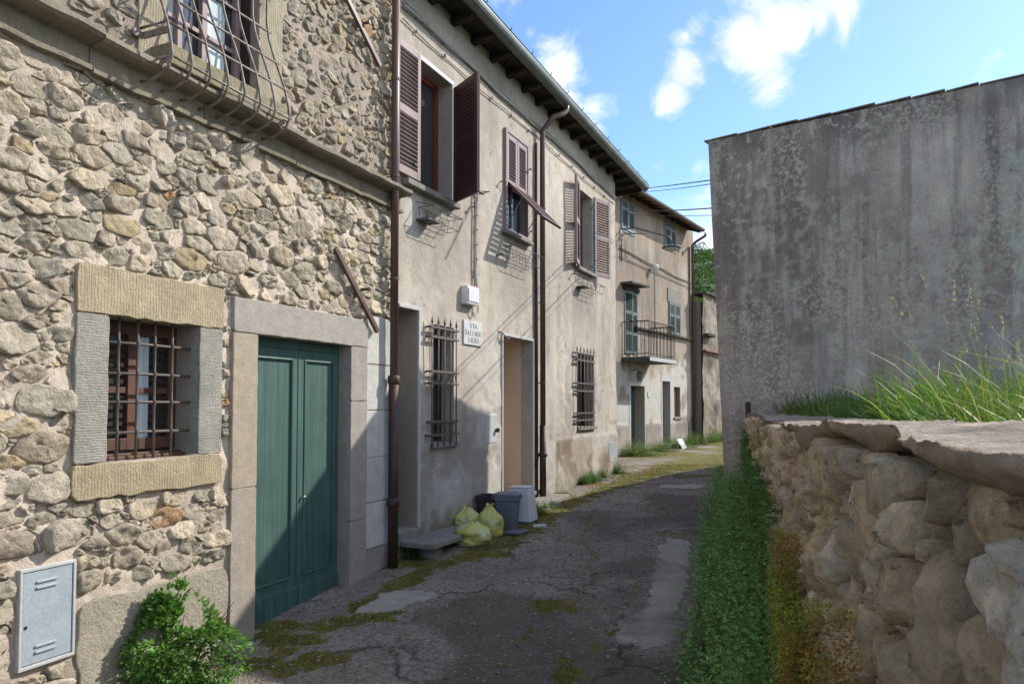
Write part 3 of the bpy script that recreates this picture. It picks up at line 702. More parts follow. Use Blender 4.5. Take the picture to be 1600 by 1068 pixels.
grille(FA, houseA, [(a, wz0 - .01, wz1 + .01) for a in gx_], [(w0 - .01, w1 + .01, z) for z in gh], .0085, -.05)
fd = -.17
mb = MB(); mb.box(FA, w0, w1, fd - .05, fd - .04, wz0, wz1); out(mb, 'window_pane', 'glass', houseA)
mb = MB()
for (p, q) in ((w0, w0 + .05), (w1 - .06, w1), ((w0 + w1) / 2 - .035, (w0 + w1) / 2 + .035)): mb.box(FA, p, q, fd - .04, fd, wz0 + .05, wz1)
mb.box(FA, w0, w1, fd - .038, fd - .002, wz0 + .05, wz0 + .12); mb.box(FA, w0, w1, fd - .038, fd - .002, wz1 - .08, wz1)
out(mb, 'window_frame', 'brown_wood', houseA, bev=.003)
mb = MB()
for (p, q) in ((w0 + .05, (w0 + w1) / 2 - .035), ((w0 + w1) / 2 + .035, w1 - .06)):
    mb.box(FA, p, q, fd - .036, fd - .01, (wz0 + wz1) / 2 - .02, (wz0 + wz1) / 2 + .015)
out(mb, 'window_crossbar', 'brown_wood', houseA, bev=.002)
for (p, q) in ((w0 + .05, w0 + .16), ((w0 + w1) / 2 + .04, (w0 + w1) / 2 + .14)):
    mb = MB(); mb.box(FA, p, q, fd - .0395, fd - .034, wz0 + .12, wz1 - .08); out(mb, 'curtain', 'curtain', houseA)
for k_ in range(11):
    for (p, q) in ((w0 + .165, (w0 + w1) / 2 - .04), ((w0 + w1) / 2 + .15, w1 - .065)):
        z_ = wz0 + .14 + k_ * (wz1 - wz0 - .26) / 11; mb = MB(); mb.box(FA, p, q, fd - .033, fd - .018, z_, z_ + .028); out(mb, 'slat', 'dark_wood', houseA)
mb = MB(); mb.box(FA, w0, w1, fd - .0, fd + .05, wz0, wz0 + .035); mb.box(FA, w0, w1, fd + .05, fd + .09, wz0, wz0 + .02); out(mb, 'wood_sill', 'brown_wood', houseA, bev=.004)
# upper window with stone jambs and belly grille
u0, u1, uz0, uz1 = upA
slabstone(FA, (jambU[0], u0, LEDGE + .02, uz1), -.05, .02, 'jamb', 'chiseled_vertical', (.42, .37, .27), houseA)
slabstone(FA, (u1, jambU[1], LEDGE + .02, uz1), -.05, .02, 'jamb', 'chiseled_vertical', (.42, .37, .27), houseA)
slabstone(FA, (jambU[0], jambU[1], uz1, uz1 + .24), -.05, .022, 'lintel', 'chiseled_vertical', (.42, .37, .27), houseA)
mb = MB(); mb.box(FA, u0 - .12, u1 + .12, -.3, .175, LEDGE - .005, uz0); out(mb, 'sill', 'rough_plaster', houseA, bev=.01, cols=[(.34, .30, .2)] * 8)
ufd = -.12; um = (u0 + u1) / 2
mb = MB(); mb.box(FA, u0, u1, ufd - .05, ufd - .035, uz0, uz1); out(mb, 'window_pane', 'glass', houseA)
for (p, q) in ((u0 + .04, u0 + .19), (um + .045, um + .24)):
    mb = MB(); mb.box(FA, p, q, ufd - .034, ufd - .03, uz0 + .05, uz1 - .05); out(mb, 'curtain', 'curtain', houseA)
mb = MB()
for (p, q) in ((u0, u0 + .04), (u0 + .19, u0 + .23), (um + .0, um + .045), (u1 - .09, u1 - .04)): mb.box(FA, p, q, ufd - .03, ufd + .01, uz0, uz1)
for z_ in (uz0 + .02, uz0 + .34, uz0 + .66, uz0 + .95): mb.box(FA, u0 + .04, u1 - .09, ufd - .028, ufd - .005, z_, z_ + .03)
out(mb, 'window_frame', 'mauve_paint', houseA, bev=.003)
mb = MB(); mb.box(FA, u1 - .04, u1, ufd - .03, ufd + .06, uz0, uz1); out(mb, 'window_frame', 'dark_wood', houseA)
g0 = FA.sx(255, 60, .2) ; g1 = FA.sx(452, 170, .27); nb_ = .27
zr = [FA.px(452, 185, nb_)[1], FA.px(445, 130, .24)[1] - .0, FA.px(440, 65, .2)[1]]; zr = [zr[0], zr[0] + .21, zr[0] + .42, zr[0] + .66, zr[0] + .9]
prof = lambda z: .06 + (nb_ - .06) * (1 - sst(z, zr[0], zr[0] + .75)) ** 1.0
g = None; nbars = 8
for q in range(nbars):
    a = g0 + (g1 - g0) * q / (nbars - 1); pts = []
    for t in np.linspace(0, 1, 9):      # curl at the bottom, back towards the wall
        an = -math.pi * .15 + t * math.pi * 1.2; pts.append(FA.P(a, nb_ - .035 * (1 - math.cos(an)) - .02 + .02, zr[0] - .035 - .035 * math.sin(an) + .0))
    pts = [FA.P(a, .02, zr[0] - .11), FA.P(a, .10, zr[0] - .12), FA.P(a, .2, zr[0] - .09), FA.P(a, nb_ - .02, zr[0] - .05), FA.P(a, nb_ + .004, zr[0])]
    for z in np.linspace(zr[0] + .08, zr[0] + 1.1, 9): pts.append(FA.P(a, float(prof(z)), z))
    mb = MB(); mb.tube(pts, .0085, 7)
    o = out(mb, 'bar' if g else 'belly_grille', 'iron_light', g or houseA, smooth=True); g = g or o
    if q in (0, nbars - 1):
        sp_ = [FA.P(a, nb_ - .05 - .045 * math.cos(t) * (1 - t / 14), zr[0] - .045 + .045 * math.sin(t) * (1 - t / 14)) for t in np.linspace(0, 8.5, 26)]
        mb = MB(); mb.tube(sp_, .007, 6); out(mb, 'scroll', 'iron_light', g, smooth=True)
for z in zr:
    n_ = float(prof(z)); mb = MB(); mb.tube([FA.P(g0, 0, z), FA.P(g0, n_, z), FA.P((g0 + g1) / 2, n_ - .004, z - .004), FA.P(g1 + .03, n_, z)], .0085, 7); out(mb, 'bar', 'iron_light', g, smooth=True)
a_ = FA.sx(205, 60, .02); z_ = zr[0] + .16
mb = MB(); mb.box(FA, a_, g0, .028, .04, z_ - .02, z_ + .02); mb.box(FA, g0 - .006, g0 + .006, .04, float(prof(z_)), z_ - .02, z_ + .02); out(mb, 'strap', 'iron_light', g, bev=.002)
# iron wall anchors
for (x0, y0, x1, y1, kx, ky) in ((522, 388, 588, 518, 572, 452), (538, -6, 592, 104, 572, 37)):
    p, q, m2 = FA.px(x0, y0, .05), FA.px(x1, y1, .05), FA.px(kx - 4, ky, .05)
    mb = MB(); a, b = FA.P(p[0], .062, p[1]), FA.P(q[0], .062, q[1]); mb.beam(a, b, .045, .03, up=FA.n)
    mb.lathe(FA.P(m2[0], .0, m2[1]), [(.014, 0), (.014, .10), (.02, .102), (.02, .118)], 10, FA.n); out(mb, 'wall_anchor', 'pipe_brown', houseA, bev=.004)
# meter box
x = FA.rect(26, 890, 112, 1049)
mt = thing('meter_cabinet', 'pale blue steel meter cabinet set low in the rubble stone wall at the left edge', 'meter box', FA.P(x[0], 0, x[2]))
mb = MB(); s0, s1, z0, z1 = x
for (p, q, r_, s_) in ((s0, s1, z0, z0 + .018), (s0, s1, z1 - .018, z1), (s0, s0 + .016, z0 + .018, z1 - .018), (s1 - .016, s1, z0 + .018, z1 - .018)): mb.box(FA, p, q, -.03, .03, r_, s_)
out(mb, 'frame', 'offwhite_panel', mt, bev=.003)
mb = MB(); mb.box(FA, s0 + .019, s1 - .019, -.02, .024, z0 + .022, z1 - .022); dr_ = out(mb, 'door', 'meter_blue', mt, bev=.003)
for zc in (z1 - .075, z1 - .105, z0 + .075, z0 + .105):
    mb = MB(); mb.obox(FA.P((s0 + s1) / 2 - .01, .027, zc), FA.u * .055, FA.n * .006, Vector((0, 0, .006))); out(mb, 'louvre', 'meter_blue', dr_, bev=.003)
mb = MB(); mb.lathe(FA.P(s0 + .035, .022, z0 + (z1 - z0) * .42), [(.009, 0), (.009, .004)], 12, FA.n); out(mb, 'lock', 'dark_slot', dr_)

# ------------------------------------------------------------------ plastered house
LB = FB.sx(962, 500); ZB = 5.74
houseB = thing('plaster_house', 'long beige plastered house with maroon shutters and a brown downpipe in the middle', 'house', FB.P(3.5, 0, .25))
d1 = FB.rect(600, 480, 650, 832); d1 = (.035, FB.sx(652, 600), FB.px(640, 826)[1], FB.px(640, 483)[1])
d2 = list(FB.rect(785, 524, 832, 760)); d2[2] = FB.px(832, 766)[1]; d2 = tuple(d2)
g1w = FB.rect(677, 506, 709, 692); g2w = FB.rect(902, 549, 927, 667)
w1 = list(FB.rect(649, 88, 705, 288)); w1[2] = FB.px(705, 318)[1]; w1 = tuple(w1)
w2 = FB.rect(789, 206, 821, 358); w3 = list(FB.rect(901, 291, 924, 420)); w3[2] = FB.px(924, 428)[1]; w3 = tuple(w3)
PLB = FB.px(900, 684)[1]
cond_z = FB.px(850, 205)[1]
dB = lambda s, z: .014 * (fbm(s * 1.6, z * 1.6, 2., 4) - .5) + .008 * (fbm(s * 9, z * 9, 5., 3) - .5) + .012 * sst(fbm(s * 2 + 3, z * 2, 8., 4), .54, .57) * (1 - sst(z, 1.6, 3)) + (.012 * (1 - sst(z, PLB - .01, PLB + .01)) * (s > 4.2))
def cB(s, z):
    base = np.array([.50, .445, .375]); c = np.broadcast_to(base, s.shape + (3,)).copy()
    n1 = fc(s * .9, z * .9, 3., 4)[..., None]; n2 = fc(s * 6, z * .8, 6., 4)[..., None]; n3 = fc(s * 3, z * 3, 11., 4)
    c = c * (.66 + .36 * n1 + .30 * n2)
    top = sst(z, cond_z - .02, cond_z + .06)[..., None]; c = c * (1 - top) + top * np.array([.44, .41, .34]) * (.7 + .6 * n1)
    low = ((1 - sst(z + .5 * (n3 - .5), .75, 1.7)) * (s < 4.3))[..., None]; c = c * (1 - .5 * low) + .5 * low * np.array([.33, .31, .285])
    pl = ((1 - sst(z + .03 * (n3 - .5), PLB - .02, PLB + .02)) * (s > 4.2))[..., None]; c = c * (1 - pl) + pl * np.array([.34, .265, .205]) * (.65 + .7 * n3[..., None])
    eff = (sst(n3, .56, .64) * (1 - sst(z, .6, 1.8)))[..., None]; c = c * (1 - .45 * eff) + .45 * eff * np.array([.6, .58, .54])
    foot = (1 - sst(z + .25 * (n3 - .5), .30, .62))[..., None]; c = c * (1 - .6 * foot) + .6 * foot * np.array([.17, .17, .10])
    for (a, b, zt) in [(w1[0], w1[1] + .2, w1[2]), (w2[0] - .1, w2[1], w2[2]), (w3[0] - .2, w3[1], w3[2])]:   # run-off under sills
        m = sst(s, a - .1, a + .1) * (1 - sst(s, b - .05, b + .2)) * (1 - sst(zt - z, .1, 1.5)) * (z < zt) * n2[..., 0]
        c = c * (1 - .35 * m[..., None])
    patch = (sst(fc(s * 2.2, z * 2.2, 21., 4), .55, .60) * (1 - sst(z, 2.2, 3.2)))[..., None]; c = c * (1 - .35 * patch) + .35 * patch * np.array([.58, .55, .5])
    for (a, b, z0_, z1_, cl, am) in ((d2[0] - .25, d2[1] + .15, d2[3] - .0, d2[3] + .13, (.40, .33, .25), .75), (d1[1] - .35, d1[1] + .45, d1[3] - .1, d1[3] + .3, (.60, .55, .49), .7), (g1w[0] - .1, g1w[1] + .2, g1w[2] - .75, g1w[2] - .25, (.56, .54, .50), .5), (d2[0] - .75, d2[0] - .1, 1.1, 2.5, (.60, .56, .50), .45), (w1[0] - .2, w1[0] + .25, w1[2] - .5, w1[2] - .1, (.62, .60, .56), .7), (w2[0] - .35, w2[0] - .05, w2[2] - .1, w2[2] + .5, (.62, .59, .54), .6), (w3[0] - .3, w3[0] + .1, w3[2] - .35, w3[2] - .05, (.62, .60, .56), .6)):
        j = (fc(s * 7, z * 7, 27., 4) - .5) * .28; m = (sst(s + j, a, a + .12) * (1 - sst(s + j, b - .12, b)) * sst(z + j, z0_, z0_ + .08) * (1 - sst(z + j, z1_ - .08, z1_)) * am)[..., None]; c = c * (1 - m) + m * np.array(cl)
    ck = (np.exp(-((fbm(s * 1.3, z * 1.3, 33., 5) - .5) / .0035) ** 2) * sst(fc(s * .9, z * .9, 35., 3), .5, .6))[..., None]; c = c * (1 - .45 * ck)
    return np.clip(c, .02, .8)
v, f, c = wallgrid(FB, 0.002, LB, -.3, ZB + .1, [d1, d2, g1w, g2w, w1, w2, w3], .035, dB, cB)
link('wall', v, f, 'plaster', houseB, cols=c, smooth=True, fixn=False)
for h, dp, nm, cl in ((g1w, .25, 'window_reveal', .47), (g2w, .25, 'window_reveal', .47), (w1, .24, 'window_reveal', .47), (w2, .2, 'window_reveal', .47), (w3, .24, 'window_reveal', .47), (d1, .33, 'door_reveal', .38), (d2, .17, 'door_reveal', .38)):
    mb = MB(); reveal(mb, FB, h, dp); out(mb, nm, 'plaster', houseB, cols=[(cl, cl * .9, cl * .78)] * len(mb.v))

# gable end wall, back
mb = MB(); P = FB.P
mb.add([P(LB, 0, -.3), P(LB, -6, -.3), P(LB, -6, ZB + .2), P(LB, -3, ZB + 1.1), P(LB, 0, ZB + .1)], [(0, 1, 2, 3, 4)])
mb.add([P(.1, -6, -.3), P(LB, -6, -.3), P(LB, -6, ZB + .2), P(.1, -6, ZB + .2)], [(0, 1, 2, 3)])
out(mb, 'end_wall', 'plaster', houseB, cols=[(.44, .38, .32)] * len(mb.v))
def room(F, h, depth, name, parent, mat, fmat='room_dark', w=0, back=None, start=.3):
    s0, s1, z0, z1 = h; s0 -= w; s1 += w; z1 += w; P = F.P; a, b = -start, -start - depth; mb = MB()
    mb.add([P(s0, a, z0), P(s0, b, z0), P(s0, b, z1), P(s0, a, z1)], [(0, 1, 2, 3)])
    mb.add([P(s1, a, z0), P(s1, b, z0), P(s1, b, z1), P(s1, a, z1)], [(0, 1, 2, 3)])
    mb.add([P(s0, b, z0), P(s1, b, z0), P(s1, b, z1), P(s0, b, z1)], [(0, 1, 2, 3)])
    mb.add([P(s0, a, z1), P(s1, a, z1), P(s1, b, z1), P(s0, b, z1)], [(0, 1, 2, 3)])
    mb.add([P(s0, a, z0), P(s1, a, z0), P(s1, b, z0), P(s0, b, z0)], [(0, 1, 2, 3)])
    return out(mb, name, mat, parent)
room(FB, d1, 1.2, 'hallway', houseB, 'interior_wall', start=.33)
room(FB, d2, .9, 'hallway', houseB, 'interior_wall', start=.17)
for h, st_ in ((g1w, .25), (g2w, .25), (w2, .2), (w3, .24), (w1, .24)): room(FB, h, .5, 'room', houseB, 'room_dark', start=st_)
mb = MB(); mb.box(FB, d2[0] + .012, d2[1], -1.068, -1.05, d2[2] + .012, d2[2] + .12); out(mb, 'skirting', 'red_skirting', houseB)
# door 1 bead curtain and thresholds
for q in range(7):
    a = d1[0] + .10 + q * .022; mb = MB(); mb.tube([FB.P(a, -.5, d1[2] + .05), FB.P(a, -.5, d1[3] - .3)], .009, 5); out(mb, 'curtain_strand', 'brown_wood', houseB)
mb = MB(); mb.box(FB, d1[0] - .02, d1[1] + .02, -.45, .035, d1[2] - .14, d1[2] - .002); out(mb, 'threshold', 'step_stone', houseB, bev=.01)
mb = MB(); mb.box(FB, d2[0] - .05, d2[1] + .22, -.3, .04, d2[2] - .06, d2[2] - .003); out(mb, 'threshold', 'step_stone', houseB, bev=.01)
for h, dz in ((d1, 0), (d2, 0)):  # pale frame strips round the door openings
    mb = MB()
    if h is d2: mb.box(FB, h[0] - .035, h[0] - .002, -.02, .018, h[2], h[3] + .03)
    mb.box(FB, h[0] - .002, h[1] + .02, -.02, .018, h[3] + .002, h[3] + .035); mb.box(FB, h[1] + .002, h[1] + .035, -.02, .018, h[2], h[3])
    out(mb, 'door_edging', 'offwhite_panel', houseB, bev=.003)
# bench-like step slab at door 1
a0, _ = FB.px(620, 870, .3); z_ = FB.px(690, 834, .2)[1]
mb = MB(); mb.prism(FB, [(.03, z_ - .055), (1.13, z_ - .06), (1.15, z_ - .005), (.03, z_)], .03, .40); out(mb, 'step_slab', 'step_stone', houseB, bev=.012)
for a in (.18, .95):
    mb = MB(); mb.box(FB, a, a + .14, .05, .33, -.1, z_ - .062); out(mb, 'slab_support', 'step_stone', houseB, bev=.015)
# barred ground floor windows
def spear_grille(h, nv, zs, x0, x1, ztop, zbot, n=.06):
    a, b = FB.sx(x0, 600, n), FB.sx(x1, 600, n); g = None; z0, z1 = zbot, ztop
    for q in range(nv):
        s_ = a + (b - a) * q / (nv - 1); mb = MB()
        mb.tube([FB.P(s_, n, z0), FB.P(s_, n, z1 - .09)], .0075, 6); mb.tube([FB.P(s_, n, z1 - .09), FB.P(s_, n, z1 - .075), FB.P(s_, n, z1)], [.0075, .014, .001], 6)
        o = out(mb, 'bar' if g else 'spear_grille', 'iron', g or houseB, smooth=True); g = g or o
    for i, z in enumerate(zs):
        mb = MB(); mb.box(FB, a - .04, b + .04, n - .012, n + .012, z - .011, z + .011); mb.box(FB, a - .04, a - .02, -.02, n - .012, z - .01, z + .01); mb.box(FB, b + .02, b + .04, -.02, n - .012, z - .01, z + .01)
        out(mb, 'crossbar', 'iron', g, bev=.002)
    for (p, q) in ((0, 1), (2, 3), (4, 5)):
        if q < len(zs):
            zc = (zs[p] + zs[q]) / 2; r = abs(zs[p] - zs[q]) / 2 - .014; w_ = (b - a) / (nv - 1)
            for i in range(nv - 1):
                cx = a + w_ * (i + .5); rr = min(r, w_ / 2 - .008)
                mb = MB(); mb.tube([FB.P(cx + rr * math.cos(t), n, zc + rr * 1.15 * math.sin(t)) for t in np.linspace(0, 6.283, 13)], .005, 5, cap=False); out(mb, 'ring', 'iron', g, smooth=True)
    return g
zy = lambda x, y: FB.px(x, y, .06)[1]
zs1 = [zy(690, y) for y in (513, 528, 581, 599, 658, 679)]
spear_grille(g1w, 5, zs1, 675, 713, zy(690, 494), zy(690, 697))
zs2 = [zy(914, y) for y in (553, 564, 599, 611, 645, 656)]
spear_grille(g2w, 6, zs2, 902, 928, zy(914, 541), zy(914, 668))
for h in (g1w, g2w):
    mb = MB(); mb.box(FB, h[0], h[1], -.2, -.19, h[2], h[3]); out(mb, 'window_pane', 'glass', houseB)
    mb = MB(); mb.box(FB, h[0], h[0] + .04, -.19, -.15, h[2], h[3]); mb.box(FB, h[1] - .04, h[1], -.19, -.15, h[2], h[3]); mb.box(FB, (h[0] + h[1]) / 2 - .025, (h[0] + h[1]) / 2 + .025, -.19, -.15, h[2], h[3]); mb.box(FB, h[0] + .04, h[1] - .04, -.188, -.152, h[3] - .05, h[3]); out(mb, 'window_frame', 'dark_wood', houseB, bev=.003)
    mb = MB(); mb.box(FB, h[0] - .06, h[1] + .06, -.15, .05, h[2] - .05, h[2] - .002); out(mb, 'sill', 'step_stone', houseB, bev=.008)
# louvred shutters -----------------------------------------------------------
SLATS = {}
def shutter(parent, hinge, along, w, z0, z1, mat, splits=(.5,), name='shutter', thick=.035, nsl=None, arm=None):
    """leaf from a hinge point (x,y) running along a horizontal direction; stiles, rails and slats"""
    along = Vector((along[0], along[1], 0)).normalized(); F = Frame(hinge[0], hinge[1], u=(along.x, along.y)); st = .055 if w > .3 else w * .16
    t = thick / 2; mb = MB(); rails = [z0] + [z0 + (z1 - z0) * q for q in splits] + [z1]
    mb.box(F, 0, st, -t, t, z0, z1); mb.box(F, w - st, w, -t, t, z0, z1)
    gaps = []
    for i, z in enumerate(rails):
        a, b = (z, z + .075) if i == 0 else ((z - .065, z) if i == len(rails) - 1 else (z - .04, z + .04))
        mb.box(F, st, w - st, -t + .001, t - .001, a, b); gaps.append((a, b))
    sh = out(mb, name, mat, parent, bev=.003)
    for (a, b), (c_, d) in zip(gaps, gaps[1:]):
        n = nsl or max(3, int(round((c_ - b) / .042))); 
        for q in range(n):
            z = b + (c_ - b) * (q + .5) / n; key = (mat, round(w - 2 * st, 3), tuple(round(x, 3) for x in along))
            if key not in SLATS:
                sg_ = 1 if F.n.dot(FB.n) >= 0 else -1; m2 = MB(); m2.obox((0, 0, 0), F.u * (w - 2 * st) / 2, F.n * .017 * sg_ + Vector((0, 0, .010)), (F.n * -.28 * sg_ + Vector((0, 0, .42))).normalized() * .0035)
                o = link('slat', m2.v, m2.f, mat); SLATS[key] = o.data; bpy.data.objects.remove(o)
            o = bpy.data.objects.new('slat', SLATS[key]); COL.objects.link(o); o.parent = sh; o.location = F.P(w / 2, 0, z) - parent_loc(parent)
    return sh, F
def hpt(F, s, n): p = F.P(s, n, 0); return (p.x, p.y)
def dirw(F, deg, sgn): return F.u * math.cos(rad(deg)) * sgn + F.n * math.sin(rad(deg))
# window 1
z0, z1 = w1[2] + .0, w1[3] + .02
lw = w1[0] + .0
zt1, zb1 = FB.px(648, 80, .05)[1], FB.px(645, 279, .05)[1]
shutter(houseB, hpt(FB, w1[0] + .0, .05), -FB.u, w1[0] - FB.sx(616, 200, .04), zb1, zt1, 'mauve_paint', splits=(.49,))
rl_h = hpt(FB, w1[1] + .02, .03)
zt2, zb2 = FB.px(706, 135, .03)[1], FB.px(706, 315, .03)[1]
sh, Fs = shutter(houseB, rl_h, FB.n * 1.0 - FB.u * .62, .50, zb2, zt2, 'maroon_paint', splits=(.5,))
mb = MB(); mb.box(Fs, .04, .48, -.012, .012, zb2 + .07, zt2 - .06); out(mb, 'back_panel', 'maroon_paint', sh, bev=.002)
mb = MB(); mb.box(FB, w1[0] - .25, w1[1] + .06, -.2, .09, w1[2] - .06, w1[2] - .002); out(mb, 'sill', 'step_stone', houseB, bev=.008)
def winframe(h, n, mat, parts, parent, F=FB):
    mb = MB(); s0, s1, z0, z1 = h
    mb.box(F, s0, s0 + .05, n - .05, n, z0, z1); mb.box(F, s1 - .05, s1, n - .05, n, z0, z1)
    mb.box(F, s0 + .05, s1 - .05, n - .05, n, z1 - .05, z1); mb.box(F, s0 + .05, s1 - .05, n - .05, n, z0, z0 + .06)
    for p in parts: mb.box(F, s0 + (s1 - s0) * p - .03, s0 + (s1 - s0) * p + .03, n - .048, n + .004, z0 + .06, z1 - .05)
    o = out(mb, 'window_frame', mat, parent, bev=.004)
    mb = MB(); mb.box(F, s0 + .05, s1 - .05, n - .035, n - .028, z0 + .06, z1 - .05); out(mb, 'pane', 'glass', o); return o
o = winframe(w1, -.16, 'rust_paint', (.30,), houseB)
mb = MB(); mb.box(FB, w1[0] + .3, w1[0] + .62, -.215, -.20, w1[2] + .06, w1[3] - .05); out(mb, 'curtain', 'curtain', houseB)
mb = MB(); mb.box(FB, w1[0] - .04, w1[1] + .04, -.01, .016, w1[3] + .002, w1[3] + .05); mb.box(FB, w1[1] + .002, w1[1] + .03, -.01, .016, w1[2], w1[3]); out(mb, 'window_edging', 'offwhite_panel', houseB, bev=.003)
# window 2 with the flap
a0, a1, zl, zt = w2; zt += 0; hin = FB.px(790, 283, .03)[1]
mb = MB(); 
for (p, q) in ((a0 - .045, a0 + .005), (a1 - .005, a1 + .045)): mb.box(FB, p, q, -.02, .04, zl - .02, zt + .04)
mb.box(FB, a0 + .005, a1 - .005, -.02, .04, zt, zt + .04); mb.box(FB, a0 + .005, a1 - .005, -.02, .04, zl - .02, zl + .02); out(mb, 'window_frame', 'mauve_paint', houseB, bev=.004)
mid2 = (a0 + a1) / 2
for (p, d) in ((a0 + .006, 1), (a1 - .006, -1)): shutter(houseB, hpt(FB, p, .012), FB.u * d, (a1 - a0) / 2 - .01, hin - .02, zt - .003, 'mauve_paint', splits=())
mb = MB(); mb.box(FB, mid2 - .02, mid2 + .02, -.09, -.05, zl, hin); mb.box(FB, a0, a0 + .03, -.09, -.05, zl, hin); mb.box(FB, a1 - .03, a1, -.09, -.05, zl, hin); mb.box(FB, a0 + .03, a1 - .03, -.09, -.05, zl, zl + .04); out(mb, 'inner_frame', 'bluegrey_paint', houseB, bev=.003)
mb = MB(); mb.box(FB, a0, a1, -.08, -.07, zl, hin); out(mb, 'window_pane', 'glass', houseB)
fe, fdz = .47, -.49; ht = FB.P(mid2, .035, hin); dn = (FB.n * fe + Vector((0, 0, fdz)));  Lf = dn.length; dn.normalize(); nf = dn.cross(FB.u).normalized(); hw = (a1 - a0) / 2 - .01
mb = MB()
for sg in (-1, 0, 1): mb.obox(ht + dn * Lf / 2 + FB.u * sg * (hw - .025), FB.u * (.025 if sg else .03), dn * Lf / 2, nf * .015)
for q in (0.03, Lf - .03): mb.obox(ht + dn * q, FB.u * hw, dn * .03, nf * .0145)
flap = out(mb, 'flap_shutter', 'maroon_paint', houseB, bev=.003)
for q in range(12):
    mb = MB(); mb.obox(ht + dn * (.08 + (Lf - .16) * (q + .5) / 12), FB.u * (hw - .045), (dn + nf * .8).normalized() * .017, (nf - dn * .8).normalized() * .004); out(mb, 'slat', 'maroon_paint', flap)
for sg in (-1, 1):
    mb = MB(); mb.tube([FB.P(mid2 + sg * (hw - .02), .0, hin - .55), ht + FB.u * sg * (hw - .02) + dn * Lf * .42], .006, 6); out(mb, 'stay_rod', 'iron_light', houseB)
mb = MB(); mb.box(FB, a0 - .12, a1 + .1, -.1, .08, zl - .07, zl - .022); out(mb, 'sill', 'step_stone', houseB, bev=.008)
# window 3
z0, z1 = w3[2] + .01, w3[3] - .0
zt, zb = FB.px(901, 292, .04)[1], FB.px(901, 408, .04)[1] - .02
shutter(houseB, hpt(FB, w3[0] - .01, .04), dirw(FB, 13, -1), .44, w3[2] + .0, w3[3] + .06, 'mauve_paint')
shutter(houseB, hpt(FB, w3[1] + .03, .04), dirw(FB, 17, 1), .46, w3[2] - .02, w3[3] + .02, 'mauve_paint')
winframe(w3, -.16, 'brown_wood', (.5,), houseB)
mb = MB(); mb.box(FB, w3[0] - .1, w3[1] + .06, -.16, .08, w3[2] - .06, w3[2] - .002); out(mb, 'sill', 'step_stone', houseB, bev=.008)
mb = MB(); mb.box(FB, w3[1] + .002, w3[1] + .04, -.01, .016, w3[2], w3[3]); out(mb, 'window_edging', 'offwhite_panel', houseB, bev=.003)
# shutter dogs and hinges
for (x, y) in ((744 - 5, 323), (665, 340), (780, 398), (896, 428), (925, 325), (826, 265), (828, 362), (925, 417), (645, 258), (786, 283)):
    p = FB.px(x, y, .04); mb = MB(); mb.tube([FB.P(p[0], 0, p[1]), FB.P(p[0], .07, p[1])], .008, 6); mb.obox(FB.P(p[0], .075, p[1]), FB.u * .03, FB.n * .006, Vector((0, 0, .012))); out(mb, 'shutter_dog', 'cable_dark', houseB)
# roof overhang
sE = FB.sx(1014, 285, .40); ZR = 5.73
EO = .40
for q in range(18):
    a = .12 + q * (sE - .2) / 17
    vs = [FB.P(a + i * .042, n, z) for i in (-1, 1) for n, z in ((-.3, ZR + .01), (-.3, ZR + .14), (EO - .13, ZR + .12), (EO - .13, ZR + .045), (EO - .22, ZR + .01), (.02, ZR))]
    link('rafter', vs, [(0, 1, 2, 3, 4, 5), tuple(range(11, 5, -1))] + [(i, (i + 1) % 6, (i + 1) % 6 + 6, i + 6) for i in range(6)], 'dark_wood', houseB, bev=.004)
for q in range(4):
    n0, n1 = -.3 + q * .145, -.3 + (q + 1) * .145 - .008
    mb = MB(); zf = lambda n: ZR + .105 - .04 * (n + .3); P = FB.P
    mb.add([P(0, n0, zf(n0)), P(sE, n0, zf(n0)), P(sE, n1, zf(n1)), P(0, n1, zf(n1))] + [P(0, n0, zf(n0) + .022), P(sE, n0, zf(n0) + .022), P(sE, n1, zf(n1) + .022), P(0, n1, zf(n1) + .022)], [(0, 1, 2, 3), (7, 6, 5, 4), (0, 4, 5, 1), (1, 5, 6, 2), (2, 6, 7, 3), (3, 7, 4, 0)])
    out(mb, 'eave_board', 'eave_board', houseB)
mb = MB(); P = FB.P
zr0 = ZR + .17
mb.add([P(-.0, .26, zr0 - .035), P(sE, .26, zr0 - .035), P(sE, -3, zr0 + .95), P(0, -3, zr0 + .95), P(0, -6.2, zr0 - .0), P(sE, -6.2, zr0)], [(0, 1, 2, 3), (3, 2, 5, 4)]); out(mb, 'roof', 'roof_tile', houseB, solid=.03)
for q in range(0):
    mb = MB(); a = .1 + q * .21; mb.tube([P(a, .34, zr0 + .015), P(a, -.1, zr0 + .13)], [.075, .065], 8); out(mb, 'tile', 'roof_tile', houseB)
def gutter(F, s0, s1, n, z, r, parent, mat='gutter_metal'):
    mb = MB(); prof = [(n - r, z + r * .25)] + [(n + r * math.cos(t), z + r * math.sin(t)) for t in np.linspace(math.pi, 2 * math.pi, 9)] + [(n + r, z + r * .3), (n + r + .008, z + r * .35)]
    vs = [F.P(s, a, b) for s in (s0, s1) for a, b in prof]; m = len(prof); vs += [F.P(s, a - (.004 if a > n else -.004), b + .003) for s in (s0, s1) for a, b in prof]
    fs = [(i, i + 1, i + 1 + m, i + m) for i in range(m - 1)] + [(2 * m + i, 2 * m + i + m, 2 * m + i + 1 + m, 2 * m + i + 1) for i in range(m - 1)] + [tuple(range(m)), tuple(range(2 * m - 1, m - 1, -1))]
    mb.add(vs, fs); return out(mb, 'gutter', mat, parent, smooth=False)
g = gutter(FB, 0, sE, EO - .075, ZR + .13, .078, houseB)
